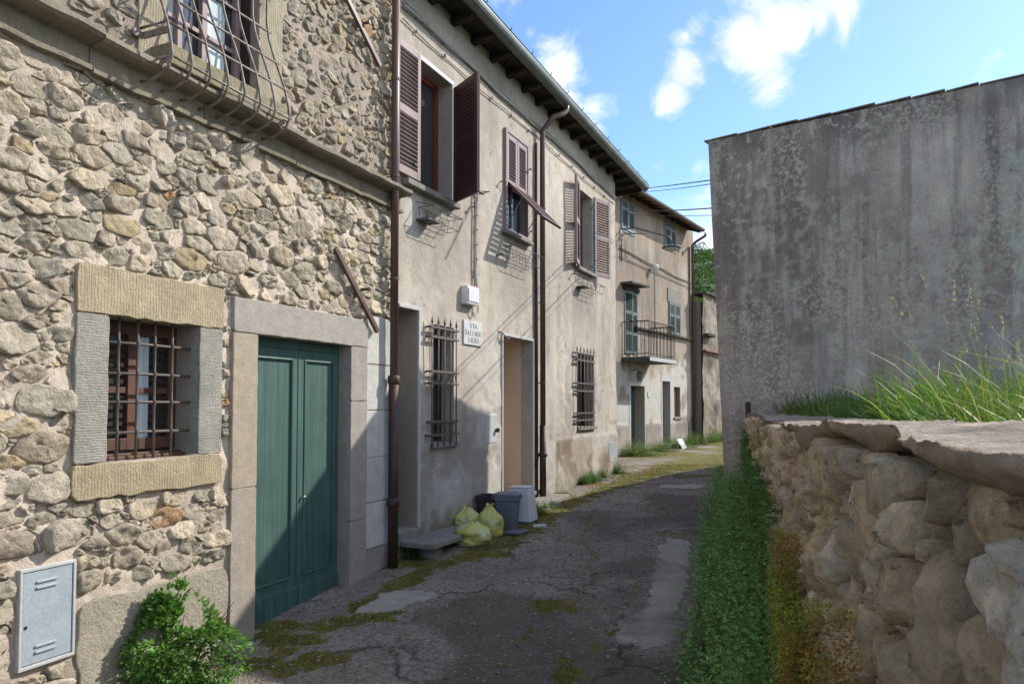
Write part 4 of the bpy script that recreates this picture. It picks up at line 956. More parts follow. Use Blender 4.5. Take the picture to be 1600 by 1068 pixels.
for q in range(13):
    a = .45 + q * (sE - .7) / 12; mb = MB(); mb.tube([P(a, EO - .14, ZR + .17), P(a, EO - .02, ZR + .165), P(a, EO + .018, ZR + .175), P(a, EO + .02, ZR + .2)], .006, 5); out(mb, 'gutter_hook', 'cable_dark', g)
# downpipes
sm = FB.sx(848, 480, .08); zt = FB.px(848, 195, .08)[1]
def spipe(F, s, pts, r, name, parent, mat='pipe_brown'):
    mb = MB(); mb.tube([F.P(a, n, z) for a, n, z in pts], r, 12); return out(mb, name, mat, parent, smooth=True)
gtop = FB.px(888, 160, .36)
dp = spipe(FB, sm, [(gtop[0], EO - .065, ZR + .08), (gtop[0], EO - .065, ZR + .01), (gtop[0] - .04, EO - .09, ZR - .05), (gtop[0] - .22, .22, ZR - .15), (sm + .05, .12, ZR - .27), (sm, .08, ZR - .36), (sm, .08, ZR - .5), (sm, .08, 1.1)], .038, 'downpipe', houseB)
zj = FB.px(848, 710, .08)[1]
spipe(FB, sm, [(sm, .08, zj + .4), (sm, .08, .25)], .046, 'pipe_foot', dp, 'pipe_rusty')
mb = MB(); mb.lathe(FB.P(sm, .08, zj), [(.046, -.03), (.062, -.02), (.062, .02), (.046, .03)], 14); out(mb, 'pipe_collar', 'pipe_rusty', dp, smooth=True)
spipe(FB, sm, [(sm - .11, .035, ZR - .55), (sm - .11, .035, .28)], .020, 'thin_pipe', houseB, 'pipe_rusty')
for z in (4.3, 3.0, 1.9):
    mb = MB(); mb.lathe(FB.P(sm, .08, z), [(.039, -.012), (.043, -.01), (.043, .01), (.039, .012)], 14); mb.tube([FB.P(sm, 0, z), FB.P(sm, .05, z)], .006, 5); out(mb, 'pipe_clip', 'pipe_brown', dp)
# big downpipe at the joint of the two houses
sj = FB.sx(616.5, 400, .10); zj = FB.px(616, 592, .1)[1]
jp = spipe(FB, sj, [(sj, .10, 6.2), (sj, .10, zj)], .037, 'downpipe', houseB)
spipe(FB, sj, [(sj, .10, zj + .02), (sj, .10, 0.02)], .046, 'pipe_foot', jp, 'pipe_rusty')
for z in (zj, FB.px(616, 783, .1)[1]):
    mb = MB(); mb.lathe(FB.P(sj, .1, z), [(.044, -.05), (.052, -.045), (.060, -.02), (.056, .02), (.046, .035)], 16); out(mb, 'pipe_collar', 'pipe_rusty', jp, smooth=True)
for z in (4.6, 3.7, 2.75):
    mb = MB(); mb.lathe(FB.P(sj, .1, z), [(.038, -.014), (.042, -.012), (.042, .012), (.038, .014)], 14); mb.tube([FB.P(sj, 0, z), FB.P(sj, .07, z)], .006, 5); out(mb, 'pipe_clip', 'pipe_brown', jp)
# conduits along the wall under the eave, as one run of cable with clips
def cable(name, pts, r, mat, parent=None, seg=6):
    mb = MB(); mb.tube(pts, r, seg); return out(mb, name, mat, parent, smooth=True)
def sag(a, b, d, n=14): a, b = Vector(a), Vector(b); return [a.lerp(b, t) - Vector((0, 0, d * 4 * t * (1 - t))) for t in np.linspace(0, 1, n)]
cz = FB.px(740, 108, .03)[1]
def wav(off, r, n0=.03, ph=0): return [FB.P(s, n0 + .004 * math.sin(s * 3 + ph), cz + off + .014 * math.sin(s * 1.7 + ph) + .008 * math.sin(s * 5.1 + ph)) for s in np.linspace(.05, LB - .05, 60)]
c1 = cable('wall_cable', wav(.0, .016), .015, 'cable_grey', None); tag(c1, 'thick grey conduit running under the eave along the beige plastered house', 'cable')
c1b = cable('wall_cable', wav(.035, .01, .025, 1), .008, 'cable_grey'); tag(c1b, 'thin grey cable just above the thick conduit under the eave', 'cable')
c2 = cable('wall_cable', wav(-.14, .008, .02, 2), .007, 'cable_grey'); tag(c2, 'thin sagging cable just below the thick conduit under the eave', 'cable')
for q in range(12):
    for cc_, off in ((c1, 0), (c2, -.14)):
        a = .3 + q * .57; mb = MB(); mb.obox(FB.P(a, .022, cz + off + .014 * math.sin(a * 1.7)), FB.u * .006, FB.n * .016, Vector((0, 0, .016))); out(mb, 'cable_clip', 'cable_grey', cc_)
vs_ = FB.sx(743, 300, .03)
zb = FB.px(743, 446, .03)[1]
c3 = cable('wall_cable', [FB.P(vs_ + .01, .03, cz - .02)] + [FB.P(vs_ - .003 + .004 * math.sin(z * 9), .03, z) for z in np.linspace(cz - .08, zb, 30)], .012, 'cable_grey'); tag(c3, 'vertical conduit coming down beside the open maroon shutter to the white box', 'cable')
c4 = cable('wall_cable', [FB.P(vs_ + .045, .02, cz - .14)] + [FB.P(vs_ + .045 + .008 * math.sin(z * 5), .02, z) for z in np.linspace(cz - .2, zb, 30)], .006, 'cable_dark'); tag(c4, 'thin dark cable beside the vertical conduit above the white box', 'cable')
for q in range(13):
    z = cz - .3 - q * .17; mb = MB(); mb.obox(FB.P(vs_ + .045, .022, z), FB.u * .012, FB.n * .014, Vector((0, 0, .006))); out(mb, 'cable_clip', 'cable_dark', c4)
# electrical box
x = FB.rect(727, 445, 745, 474, .06)
eb = thing('junction_box', 'white electrical box with a looped cable above the street name sign', 'electrical box', FB.P(x[0], 0, x[2]))
mb = MB(); mb.box(FB, x[0], x[1], .0, .09, x[2], x[3]); out(mb, 'case', 'white_plastic', eb, bev=.012)
mb = MB(); mb.box(FB, x[0] + .015, x[1] - .015, .091, .1, x[2] + .03, x[3] - .03); out(mb, 'cover', 'white_plastic', eb, bev=.004)
e_ = x[1]; zz = x[2]
for q, (dx, dz, r) in enumerate(((.07, .12, .005), (.05, .1, .006))):
    pts = [FB.P(vs_ + .02 + q * .02, .03, x[3] + .25), FB.P(e_ + .02 + q * .015, .05, x[3]), FB.P(e_ + dx, .05, zz + .05), FB.P(e_ + dx * .8, .05, zz - dz * .5), FB.P(e_ - .02, .04, zz - dz), FB.P(e_ - .07, .04, zz - dz * .6), FB.P(e_ - .09, .04, zz)]
    cable('lead', pts, r, 'cable_grey', eb)
# street name sign
x = FB.rect(722.5, 499, 751, 537, .0)
sg = thing('street_sign', 'white street name plaque on the plaster wall reading VIA NAZZARIO SAURO', 'street sign', FB.P(x[0], 0, x[2]))
mb = MB(); mb.box(FB, x[0], x[1], .0, .022, x[2], x[3]); out(mb, 'plaque', 'porcelain', sg, bev=.004)
GL = {'V': [[(0, 1), (.42, 0), .16], [(.42, 0), (.84, 1), .06]], 'I': [[(.2, 0), (.2, 1), .17]], 'A': [[(0, 0), (.42, 1), .06], [(.42, 1), (.84, 0), .17], [(.2, .35), (.64, .35), .06]],
      'N': [[(.08, 0), (.08, 1), .06], [(.08, 1), (.78, 0), .17], [(.78, 0), (.78, 1), .06]], 'Z': [[(.05, .97), (.72, .97), .07], [(.72, .97), (.05, .03), .17], [(.05, .03), (.75, .03), .07]],
      'R': [[(.1, 0), (.1, 1), .17], [(.1, .97), (.55, .93), .07], [(.55, .95), (.55, .52), .16], [(.55, .52), (.1, .5), .06], [(.3, .5), (.78, 0), .16]],
      'O': [[(.05, .28), (.05, .72), .16], [(.05, .72), (.3, .98), .1], [(.3, .98), (.55, .98), .06], [(.55, .98), (.78, .72), .1], [(.78, .72), (.78, .28), .16], [(.78, .28), (.55, .02), .1], [(.55, .02), (.3, .02), .06], [(.3, .02), (.05, .28), .1]],
      'S': [[(.7, .8), (.5, .98), .07], [(.5, .98), (.2, .95), .08], [(.2, .95), (.08, .72), .13], [(.08, .72), (.68, .35), .17], [(.68, .35), (.6, .08), .13], [(.6, .08), (.3, .02), .08], [(.3, .02), (.05, .2), .07]],
      'U': [[(.1, 1), (.1, .25), .17], [(.1, .25), (.3, .02), .1], [(.3, .02), (.6, .02), .08], [(.6, .02), (.76, .25), .08], [(.76, .25), (.76, 1), .06]]}
SER = {'V': [(0, 1), (.84, 1)], 'I': [(.2, 0), (.2, 1)], 'A': [(0, 0), (.84, 0)], 'N': [(.08, 0), (.08, 1), (.78, 1)], 'R': [(.1, 0), (.1, 1), (.8, 0)], 'U': [(.1, 1), (.76, 1)]}
def letters(F, text, s0, s1, z, h, n, parent, mat):
    mb = MB(); adv = {c: (.5 if c == 'I' else 1.0) for c in 'VIANZROSU'}; W = sum(adv[c] for c in text); u = (s1 - s0) / W; cx = s0
    for ch in text:
        w = u * .92
        for a, b, t in GL[ch]:
            A = Vector((cx + a[0] * w, z + a[1] * h, 0)); B = Vector((cx + b[0] * w, z + b[1] * h, 0)); d = (B - A); d.normalize(); q = Vector((-d.y, d.x, 0)) * t * w * .72
            mb.add([F.P(p.x, n, p.y) for p in (A - q, B - q, B + q, A + q)], [(0, 1, 2, 3)])
        for p in SER.get(ch, ()):
            mb.add([F.P(cx + (p[0] + i) * w, n + .0004, z + p[1] * h + j * h) for i, j in ((-.17, -.035), (.17, -.035), (.17, .035), (-.17, .035))], [(0, 1, 2, 3)])
        cx += u * adv[ch]
    return out(mb, 'lettering', mat, parent, fixn=False)
W_ = x[1] - x[0]; Hs = x[3] - x[2]
letters(FB, 'VIA', x[0] + W_ * .3, x[0] + W_ * .72, x[2] + Hs * .70, Hs * .2, .0225, sg, 'cable_dark')
letters(FB, 'NAZZARIO', x[0] + W_ * .05, x[0] + W_ * .96, x[2] + Hs * .40, Hs * .2, .0225, sg, 'cable_dark')
letters(FB, 'SAURO', x[0] + W_ * .2, x[0] + W_ * .84, x[2] + Hs * .10, Hs * .2, .0225, sg, 'cable_dark')
# small panels
def panel(x, name, label, cat, mat, d=.02, extra=None):
    t = thing(name, label, cat, FB.P(x[0], 0, x[2])); mb = MB(); mb.box(FB, x[0], x[1], -.01, d, x[2], x[3]); out(mb, 'cover', mat, t, bev=.004)
    mb = MB(); mb.box(FB, x[0] - .012, x[1] + .012, -.01, d * .5, x[2] - .012, x[3] + .012); out(mb, 'rim', mat, t, bev=.003); return t
x = FB.rect(757, 648, 774, 692); t = panel(x, 'utility_hatch', 'white utility hatch with a black knob on the shaded wall left of the open doorway', 'wall hatch', 'offwhite_panel')
mb = MB(); mb.lathe(FB.P(x[1] - .03, .02, (x[2] + x[3]) / 2 - .02), [(.02, 0), (.02, .02), (.028, .022), (.028, .04)], 12, FB.n); out(mb, 'knob', 'dark_slot', t)
x = FB.rect(834.5, 571, 841, 587); panel(x, 'house_number_plate', 'small white plate between the open doorway and the middle downpipe', 'plate', 'porcelain', .012)
x = FB.rect(950, 691, 963, 725); t = panel(x, 'vent_hatch', 'pale blue slotted hatch low on the wall near the far end of the beige house', 'wall hatch', 'meter_blue')
for q in range(7):
    z = x[2] + .03 + q * (x[3] - x[2] - .06) / 6; mb = MB(); mb.box(FB, x[0] + .02, x[1] - .02, .0205, .026, z - .006, z + .004); out(mb, 'slot', 'offwhite_panel', t)
# wire flower baskets
def basket(x0, y0, x1, y1, n0, n1, label, dark=False):
    a, b = FB.sx(x0, y0, (n0 + n1) / 2), FB.sx(x1, y0, (n0 + n1) / 2); zt, zb = FB.px((x0 + x1) / 2, y0, n1)[1], FB.px((x0 + x1) / 2, y1, n1)[1]
    t = thing('wire_basket', label, 'flower basket', FB.P((a + b) / 2, n0, zb), 'wire flower baskets under the upper windows')
    for z, i in ((zt, 0), (zb + .02, .03)):
        mb = MB(); mb.tube([FB.P(a + i, n0, z), FB.P(b - i, n0, z), FB.P(b - i, n1 - i, z), FB.P(a + i, n1 - i, z), FB.P(a + i, n0, z)], .004, 5); out(mb, 'rim' if i == 0 else 'base_ring', 'cable_dark', t)
    for q in range(5):
        s_ = a + (b - a) * q / 4; s2 = a + .03 + (b - a - .06) * q / 4; mb = MB(); mb.tube([FB.P(s_, n1, zt), FB.P(s2, n1 - .03, zb + .02), FB.P(s2, n0, zb + .02), FB.P(s_, n0, zt)], .003, 5); out(mb, 'wire', 'cable_dark', t)
    for q in (a, b): mb = MB(); mb.tube([FB.P(q, n1, zt), FB.P(q, n0, zt + .05), FB.P(q, 0, zt + .06)], .004, 5); out(mb, 'bracket', 'cable_dark', t)
    if dark: mb = MB(); mb.obox(FB.P(a + .1, n1 - .12, zb + .03), FB.u * .12, FB.n * .07, Vector((0, 0, .008))); out(mb, 'tray', 'iron', t, bev=.003)
    return t
basket(666, 326, 712, 350, .03, .20, 'wire basket with a metal tray below the large left window', True)
basket(799, 388, 840, 408, .03, .19, 'empty wire basket below the window with the propped flap')
basket(911, 438, 938, 452, .03, .19, 'wire basket below the farthest maroon shuttered window', True)

# ------------------------------------------------------------------ farther house
LC = 6.15; ZC = 7.35
houseC = thing('balcony_house', 'three storey house beyond the beige one, with a mossy balcony and blue grey shutters', 'house', FC.P(3, 0, .3))
Rc = lambda *a: FC.rect(*a)
c1d = list(Rc(985, 602, 1007, 708)); c2d = list(Rc(1034.5, 595, 1047, 693)); cw = Rc(1053, 604, 1063, 651); cbd = Rc(975, 452, 996, 552); cws = Rc(1044.5, 471, 1062, 521)
cua = Rc(970, 308, 990, 357); cub = Rc(1038, 341, 1055, 385)
plz = FC.px(1012, 661)[1]; scz = 3.72
def cC(s, z):
    base = np.array([.42, .355, .29]); n1 = fc(s * .9, z * .9, 13., 4)[..., None]; n2 = fc(s * 5, z * .7, 16., 4)[..., None]; n3 = fc(s * 2.2, z * 2.2, 19., 4)
    c = base * (.55 + .42 * n1 + .34 * n2)
    o = (sst(n3, .5, .66) * sst(z, 3.3, 4.2))[..., None]; c = c * (1 - .4 * o) + .4 * o * np.array([.36, .25, .16])
    o = (sst(n2[..., 0], .48, .62) * sst(z, 3.7, 4.4) * (1 - sst(z, 5, 6)))[..., None]; c = c * (1 - .3 * o) + .3 * o * np.array([.2, .18, .16])
    w = ((1 - sst(z + .35 * (n3 - .5) * 2, 2.55 + .45 * sst(s, 2.5, 5.5), 2.75 + .45 * sst(s, 2.5, 5.5))) * sst(z, plz - .02, plz + .02) * sst(n3 + .25 * (s < 2.2) + .3 * sst(s, 1.8, 2.2) * (1 - sst(s, 3.4, 3.9)) * 0, .36, .5))[..., None]
    c = c * (1 - .85 * w) + .85 * w * np.array([.58, .56, .52])
    p = (1 - sst(z, plz - .02, plz + .02))[..., None]; c = c * (1 - p) + p * np.array([.34, .30, .26]) * (.7 + .6 * n3[..., None])
    return np.clip(c, .02, .8)
dC = lambda s, z: .015 * (fbm(s * 2, z * 2, 2., 4) - .5) + .01 * (fbm(s * 10, z * 10, 5., 2) - .5) + .02 * (z < plz)
hs = [tuple(c1d), tuple(c2d), cw, cbd, cws, cua, cub]
v, f, c = wallgrid(FC, -.4, LC, -.4, ZC, hs, .07, dC, cC); link('wall', v, f, 'plaster', houseC, cols=c, smooth=True, fixn=False)
for h, dp, nm in zip(hs, (.35, .3, .15, .2, .12, .12, .12), ('door_reveal', 'door_reveal') + ('window_reveal',) * 5):
    mb = MB(); reveal(mb, FC, h, dp); out(mb, nm, 'plaster', houseC, cols=[(.40, .36, .32)] * len(mb.v))
mb = MB(); P = FC.P
mb.add([P(LC, 0, -.4), P(LC, -6, -.4), P(LC, -6, ZC), P(LC, -3, ZC + 1.1), P(LC, 0, ZC)], [(0, 1, 2, 3, 4)]); mb.add([P(-.4, -.42, -.4), P(LC, -.42, -.4), P(LC, -.42, ZC), P(-.4, -.42, ZC)], [(0, 1, 2, 3)])
mb.add([P(-.4, 0, -.4), P(-.4, -6, -.4), P(-.4, -6, ZC), P(-.4, -3, ZC + 1.1), P(-.4, 0, ZC)], [(0, 1, 2, 3, 4)])
out(mb, 'house_body', 'room_dark', houseC)
# eave
e0 = -.5; e1 = FC.sx(1098, 345, .5); ze = 7.25
mb = MB(); mb.add([P(e0, .5, ze), P(e1, .5, ze), P(e1, -3.1, ze + 1.35), P(e0, -3.1, ze + 1.35), P(e0, -6.6, ze), P(e1, -6.6, ze)], [(0, 1, 2, 3), (3, 2, 5, 4)]); out(mb, 'roof', 'roof_tile', houseC, solid=.06)
for q in range(14):
    mb = MB(); a = e0 + .15 + q * (e1 - e0 - .3) / 13; mb.beam(P(a, -.2, ze + .17), P(a, .46, ze - .06), .07, .09); out(mb, 'rafter', 'dark_wood', houseC)
gutter(FC, e0, e1, .52, ze + .0, .055, houseC, 'pipe_brown')
sp = FC.sx(1083, 500, .08)
pts = [(sp + .08, .5, ze - .03), (sp + .08, .49, ze - .12), (sp + .02, .15, ze - .32), (sp, .08, ze - .42), (sp, .08, .3)]
mb = MB(); mb.tube([P(*p) for p in pts], .045, 10); out(mb, 'downpipe', 'pipe_brown', houseC, smooth=True)
mb = MB(); mb.tube([P(sp - .16, .04, ze - .5), P(sp - .16, .04, 3.8)], .02, 6); out(mb, 'thin_pipe', 'pipe_brown', houseC)
mb = MB(); mb.box(FC, 1.2, sp + .15, -.02, .10, scz - .03, scz + .03); out(mb, 'string_course', 'earth', houseC, bev=.01)
def cshut(h, mat, split, n=.02, angle=None):
    s0, s1, z0, z1 = h; m_ = (s0 + s1) / 2; w = (s1 - s0) / 2 - .006
    for p, d in ((s0 + .002, 1), (s1 - .002, -1)):
        dd = FC.u * d if angle is None or d < 0 else FC.u * math.cos(rad(angle)) * d + FC.n * math.sin(rad(angle))
        shutter(houseC, hpt(FC, p, n), dd, w, z0 + .01, z1 - .01, mat, splits=split, nsl=9 if len(split) < 2 else 8)
cshut(cua, 'bluegrey_paint', (.68,)); cshut(cub, 'bluegrey_paint', (.70,)); cshut(cbd, 'teal_paint', (.33, .66), .0, 8); cshut(cws, 'teal_paint', (.6,))
for h in (cua, cub):
    mb = MB(); s0, s1, z0, z1 = h
    for (p, q) in ((s0 - .05, s0 - .003), (s1 + .003, s1 + .05)): mb.box(FC, p, q, -.02, .02, z0 - .05, z1 + .02)
    mb.box(FC, s0 - .003, s1 + .003, -.02, .02, z0 - .05, z0 - .003); out(mb, 'window_frame', 'bluegrey_paint', houseC)
s0, s1, z0, z1 = cbd
mb = MB(); mb.prism(FC, [(s0 - .22, z1 + .12), (s1 + .12, z1 + .16), (s1 + .12, z1 + .21), (s0 - .22, z1 + .17)], -.02, .34); out(mb, 'door_canopy', 'slate', houseC)
mb = MB(); mb.box(FC, s0 - .1, s1 + .06, -.01, .06, z1 + .0, z1 + .115); out(mb, 'canopy_lintel', 'dark_wood', houseC)
s0, s1, z0, z1 = cws
mb = MB(); mb.box(FC, s0 - .1, s1 + .02, -.01, .03, z1 + .0, z1 + .42); out(mb, 'plaster_patch', 'step_stone', houseC)
# doors and small window
for h, mat, dp in ((c1d, 'green_paint', .3), (c2d, 'mauve_paint', .22)):
    s0, s1, z0, z1 = h; lf = MB(); lf.box(FC, s0, s1, -dp - .04, -dp, z0, z1); l_ = out(lf, 'door', mat if h is c1d else 'bluegrey_paint', houseC, bev=.004)
    for (za, zb_) in ((z0 + .1, z0 + .75), (z0 + .9, z1 - .15)):
        mb = MB(); mb.box(FC, s0 + .1, s1 - .1, -dp + .001, -dp + .012, za, zb_); out(mb, 'panel', 'green_paint' if h is c1d else 'bluegrey_paint', l_, bev=.006)
mb = MB(); mb.box(FC, cw[0], cw[1], -.13, -.1, cw[2], cw[3]); out(mb, 'boarded_window', 'brown_wood', houseC)
mb = MB(); mb.box(FC, cw[0] - .06, cw[1] + .04, -.05, .05, cw[2] - .07, cw[2] - .003); out(mb, 'sill', 'step_stone', houseC, bev=.006)
for h, q, zt in ((c1d, .6, .0), (c2d, .9, .0)):
    mb = MB(); mb.box(FC, h[0] - .08, h[1] + .15, -.3, .28, h[2] - .25, h[2] - .004); out(mb, 'door_step', 'step_stone', houseC, bev=.02)
mb = MB(); mb.box(FC, c2d[0] - .25, c2d[1] + .4, .283, .65, c2d[2] - .35, c2d[2] - .14); out(mb, 'door_step', 'step_stone', houseC, bev=.02)
for h in (c1d, c2d):
    mb = MB(); s0, s1, z0, z1 = h; mb.box(FC, s0 - .1, s0 - .003, -.01, .012, z0, z1 + .09); mb.box(FC, s1 + .003, s1 + .1, -.01, .012, z0, z1 + .09); mb.box(FC, s0 - .003, s1 + .003, -.01, .012, z1 + .003, z1 + .09); out(mb, 'door_edging', 'offwhite_panel', houseC)
# balcony
b0 = FC.sx(971, 560); b1 = b0 + 1.95; bn = .79; bz = 2.86
bal = MB(); bal.box(FC, b0, b1, -.05, bn, bz - .12, bz); bal = out(bal, 'balcony_slab', 'slate', houseC, bev=.015)
mb = MB(); mb.box(FC, b0 + .002, b1 - .002, bn + .001, bn + .016, bz - .115, bz - .02); out(mb, 'slab_edge', 'offwhite_panel', bal, bev=.004)
rz = bz + .93
for (a, b) in (((b0 + .02, .02), (b0 + .02, bn - .03)), ((b0 + .02, bn - .03), (b1 - .02, bn - .03)), ((b1 - .02, bn - .03), (b1 - .02, .02))):
    for z, r in ((rz, .017), (bz + .08, .01)): mb = MB(); mb.tube([P(a[0], a[1], z), P(b[0], b[1], z)], r, 6); out(mb, 'handrail' if z == rz else 'bottom_rail', 'pipe_rusty', bal)
    L = math.hypot(b[0] - a[0], b[1] - a[1]); n_ = int(L / .105)
    for q in range(n_ + 1): t = q / n_; mb = MB(); mb.tube([P(a[0] + (b[0] - a[0]) * t, a[1] + (b[1] - a[1]) * t, bz), P(a[0] + (b[0] - a[0]) * t, a[1] + (b[1] - a[1]) * t, rz)], .0075, 5); out(mb, 'baluster', 'pipe_rusty', bal)
# street lamp on a bracket
lz = FC.px(968, 358)[1]; ls = FC.sx(968, 380) + .05
lamp = thing('street_lamp', 'grey disc street lamp hanging from a thin bracket arm beside the blue grey shutters', 'street lamp', P(ls, 0, lz - .9))
arm_end = None
d = ray(1043, 386); # lamp position on the arm's own vertical plane
t = (P(ls, 0, 0) - EYE).dot(FC.u) / d.dot(FC.u)
an = 1.42; la = EYE.z + (632 - 386) / FPX * P(ls, an, 0).y
ah = EYE.z + (632 - 368) / FPX * P(ls, an, 0).y
mb = MB(); mb.tube([P(ls, .03, lz + .0), P(ls, .4, lz - .0), P(ls, an - .25, ah + .08), P(ls, an - .08, ah + .03), P(ls, an - .01, ah - .06), P(ls, an, la + .1)], .02, 8); out(mb, 'arm', 'pipe_brown', lamp, smooth=True)
mb = MB(); mb.tube([P(ls, .03, lz - .16), P(ls, .2, lz - .13), P(ls, .7, lz - .2)], .014, 6); out(mb, 'brace', 'pipe_brown', lamp, smooth=True)
mb = MB(); mb.tube([P(ls, .03, lz + .02), P(ls, .03, lz - .85)], .016, 6); mb.tube([P(ls, .04, lz - .16), P(ls, .14, lz - .25), P(ls, .14, lz - .8)], .010, 6); out(mb, 'wall_post', 'pipe_brown', lamp, smooth=True)
mb = MB(); mb.lathe(P(ls, an, la), [(.03, .11), (.06, .085), (.14, .06), (.245, .035), (.25, .015), (.235, -.005), (.1, -.008)], 24); out(mb, 'shade', 'lamp_shell', lamp, smooth=True)
mb = MB(); mb.lathe(P(ls, an, la), [(.2, -.009), (.19, -.035), (.12, -.06), (.02, -.07)], 20); out(mb, 'diffuser', 'offwhite_panel', lamp, smooth=True)
# wall lantern, plate, floodlight
x = FC.px(988, 590)
wl = thing('wall_lantern', 'dark green wall lantern above the left door under the balcony', 'lantern', P(x[0], 0, x[1]))
mb = MB(); mb.tube([P(x[0], 0, x[1] + .2), P(x[0], .15, x[1] + .24), P(x[0], .22, x[1] + .12)], .014, 6); out(mb, 'bracket', 'teal_paint', wl)
mb = MB(); mb.lathe(P(x[0], .22, x[1] - .1), [(.05, 0), (.09, .2), (.1, .21), (.02, .28)], 6); out(mb, 'lantern_body', 'teal_paint', wl)
x = Rc(1012, 612, 1015.5, 620)
o = MB(); o.box(FC, x[0], x[1], 0, .02, x[2], x[3]); o = rebase(out(o, 'house_number_plate', 'porcelain'), P(x[0], 0, x[2])); tag(o, 'tiny white plate right of the dark doorway below the balcony', 'plate')
x = FC.px(1018, 417)
fl = thing('floodlight', 'small white floodlight on the wall cable above the balcony', 'floodlight', P(x[0], 0, x[1]))
mb = MB(); mb.lathe(P(x[0], .05, x[1]), [(.05, 0), (.1, .1), (.11, .14), (.09, .16)], 12, (FC.n + Vector((0, 0, -.5)) - FC.u * .6)); out(mb, 'lamp_head', 'white_plastic', fl, smooth=True)
mb = MB(); mb.tube([P(x[0], 0, x[1] + .03), P(x[0], .06, x[1])], .012, 6); out(mb, 'mount', 'iron', fl)
# cables on the far house and across the lane
cz1 = FC.px(968, 388)[1]
o = cable('wall_cable', [P(s, .03, cz1 - .012 * i + .02 * math.sin(i)) for i, s in enumerate(np.linspace(.2, sp, 16))], .016, 'cable_dark'); tag(o, 'dark cable across the far house just under the street lamp', 'cable')
o = cable('wall_cable', [P(s, .03, cz1 - .22 - .01 * i) for i, s in enumerate(np.linspace(.2, sp, 12))], .010, 'cable_dark'); tag(o, 'lower of the two dark cables across the far house', 'cable')
x = FC.px(1022, 425); o = cable('wall_cable', [P(x[0], .02, z) for z in np.linspace(x[1], 3.8, 6)], .009, 'cable_dark'); tag(o, 'dark cable running straight down from the floodlight to the balcony level', 'cable')
insz = FC.px(965, 300)
for q, (dx, dy) in enumerate(((0, 0), (5, 5), (4, 62), (7, 72), (2, 80))):
    p = FC.px(966 + dx, 300 + dy, .12); mb = MB(); mb.lathe(P(p[0], .12, p[1]), [(.012, -.05), (.035, -.04), (.02, -.02), (.035, 0), (.02, .02), (.012, .05)], 10)
    mb.tube([P(p[0], 0, p[1] - .06), P(p[0], .12, p[1] - .05)], .008, 5); o = rebase(out(mb, 'insulator', 'porcelain', smooth=True), P(p[0], .12, p[1])); tag(o, ['topmost white insulator at the corner where the overhead wires end', 'second white insulator from the top at the wire corner', 'middle white insulator left of the upper blue grey shutter', 'fourth white insulator down, above the lamp bracket', 'lowest white insulator just above the lamp bracket'][q], 'insulator', 'insulators at the corner of the beige house')

# ------------------------------------------------------------------ ruined wall beyond
FD = Frame(*(P(LC, 0, 0)).xy, 32.77)
ruin = thing('ruined_wall', 'rough rubble and plaster wall of a low ruined building beyond the balcony house', 'ruin', FD.P(1, .3, .3))
a0 = FD.sx(1098, 560, .35); 
def dD(s, z): return .10 * (fbm(s * 2.5, z * 2.5, 31., 4) - .5) + .06 * (fbm(s * 9, z * 9, 33., 3) - .5)
def cD(s, z):
    n = fc(s * 2, z * 2, 35., 4)[..., None]; c = np.array([.30, .26, .215]) * (.4 + 1.0 * n); g = (sst(fc(s * 1.2, z * 1.2, 37., 3), .5, .6) * .5)[..., None]
    return c * (1 - g) + g * np.array([.27, .22, .16])
v, f, c = wallgrid(FD, a0, 6, -.3, 5.25, [], .06, dD, cD, n=.35)
v[:, 2] += (v[:, 2] > 5.0) * .25 * (fbm(v[:, 0] * 3, v[:, 1] * 3, 1., 3) - .3)
link('rubble_wall', v, f, 'rough_plaster', ruin, cols=c, smooth=True, fixn=False)
mb = MB(); mb.box(FD, a0 + .01, 6, -4, .29, -.3, 5.0); mb.box(FD, .02, a0, -4, -.05, -.3, 5.2); out(mb, 'wall_body', 'rough_plaster', ruin, cols=[(.26, .23, .19)] * 16)
zt = FD.px(1110, 549, .4)[1]; zt2 = FD.px(1110, 528, .4)[1]
for q in range(12):
    mb = MB(); mb.box(FD, a0 + q * .26, a0 + q * .26 + .25, .28, .47, zt - .03, zt + .03); out(mb, 'tile', 'terracotta', ruin, bev=.008)
mb = MB(); mb.prism(FD, [(a0, zt2 + .02), (a0 + .8, zt2 + .02), (a0 + .72, zt2 + .12), (a0 + .1, zt2 + .12)], .3, .55); out(mb, 'mossy_ledge', 'earth', ruin, bev=.02)
for q in range(16):
    a = -.1 + q * .33 + R.uniform(-.05, .05); mb = MB(); mb.obox(FD.P(a + .15, .2, 5.28 + R.uniform(-.06, .1) + .03 * (q % 2)), FD.u * .19, FD.n * .28, Vector((0, 0, .03)) + FD.n * .003); out(mb, 'roof_slab', 'slate', ruin, bev=.01)
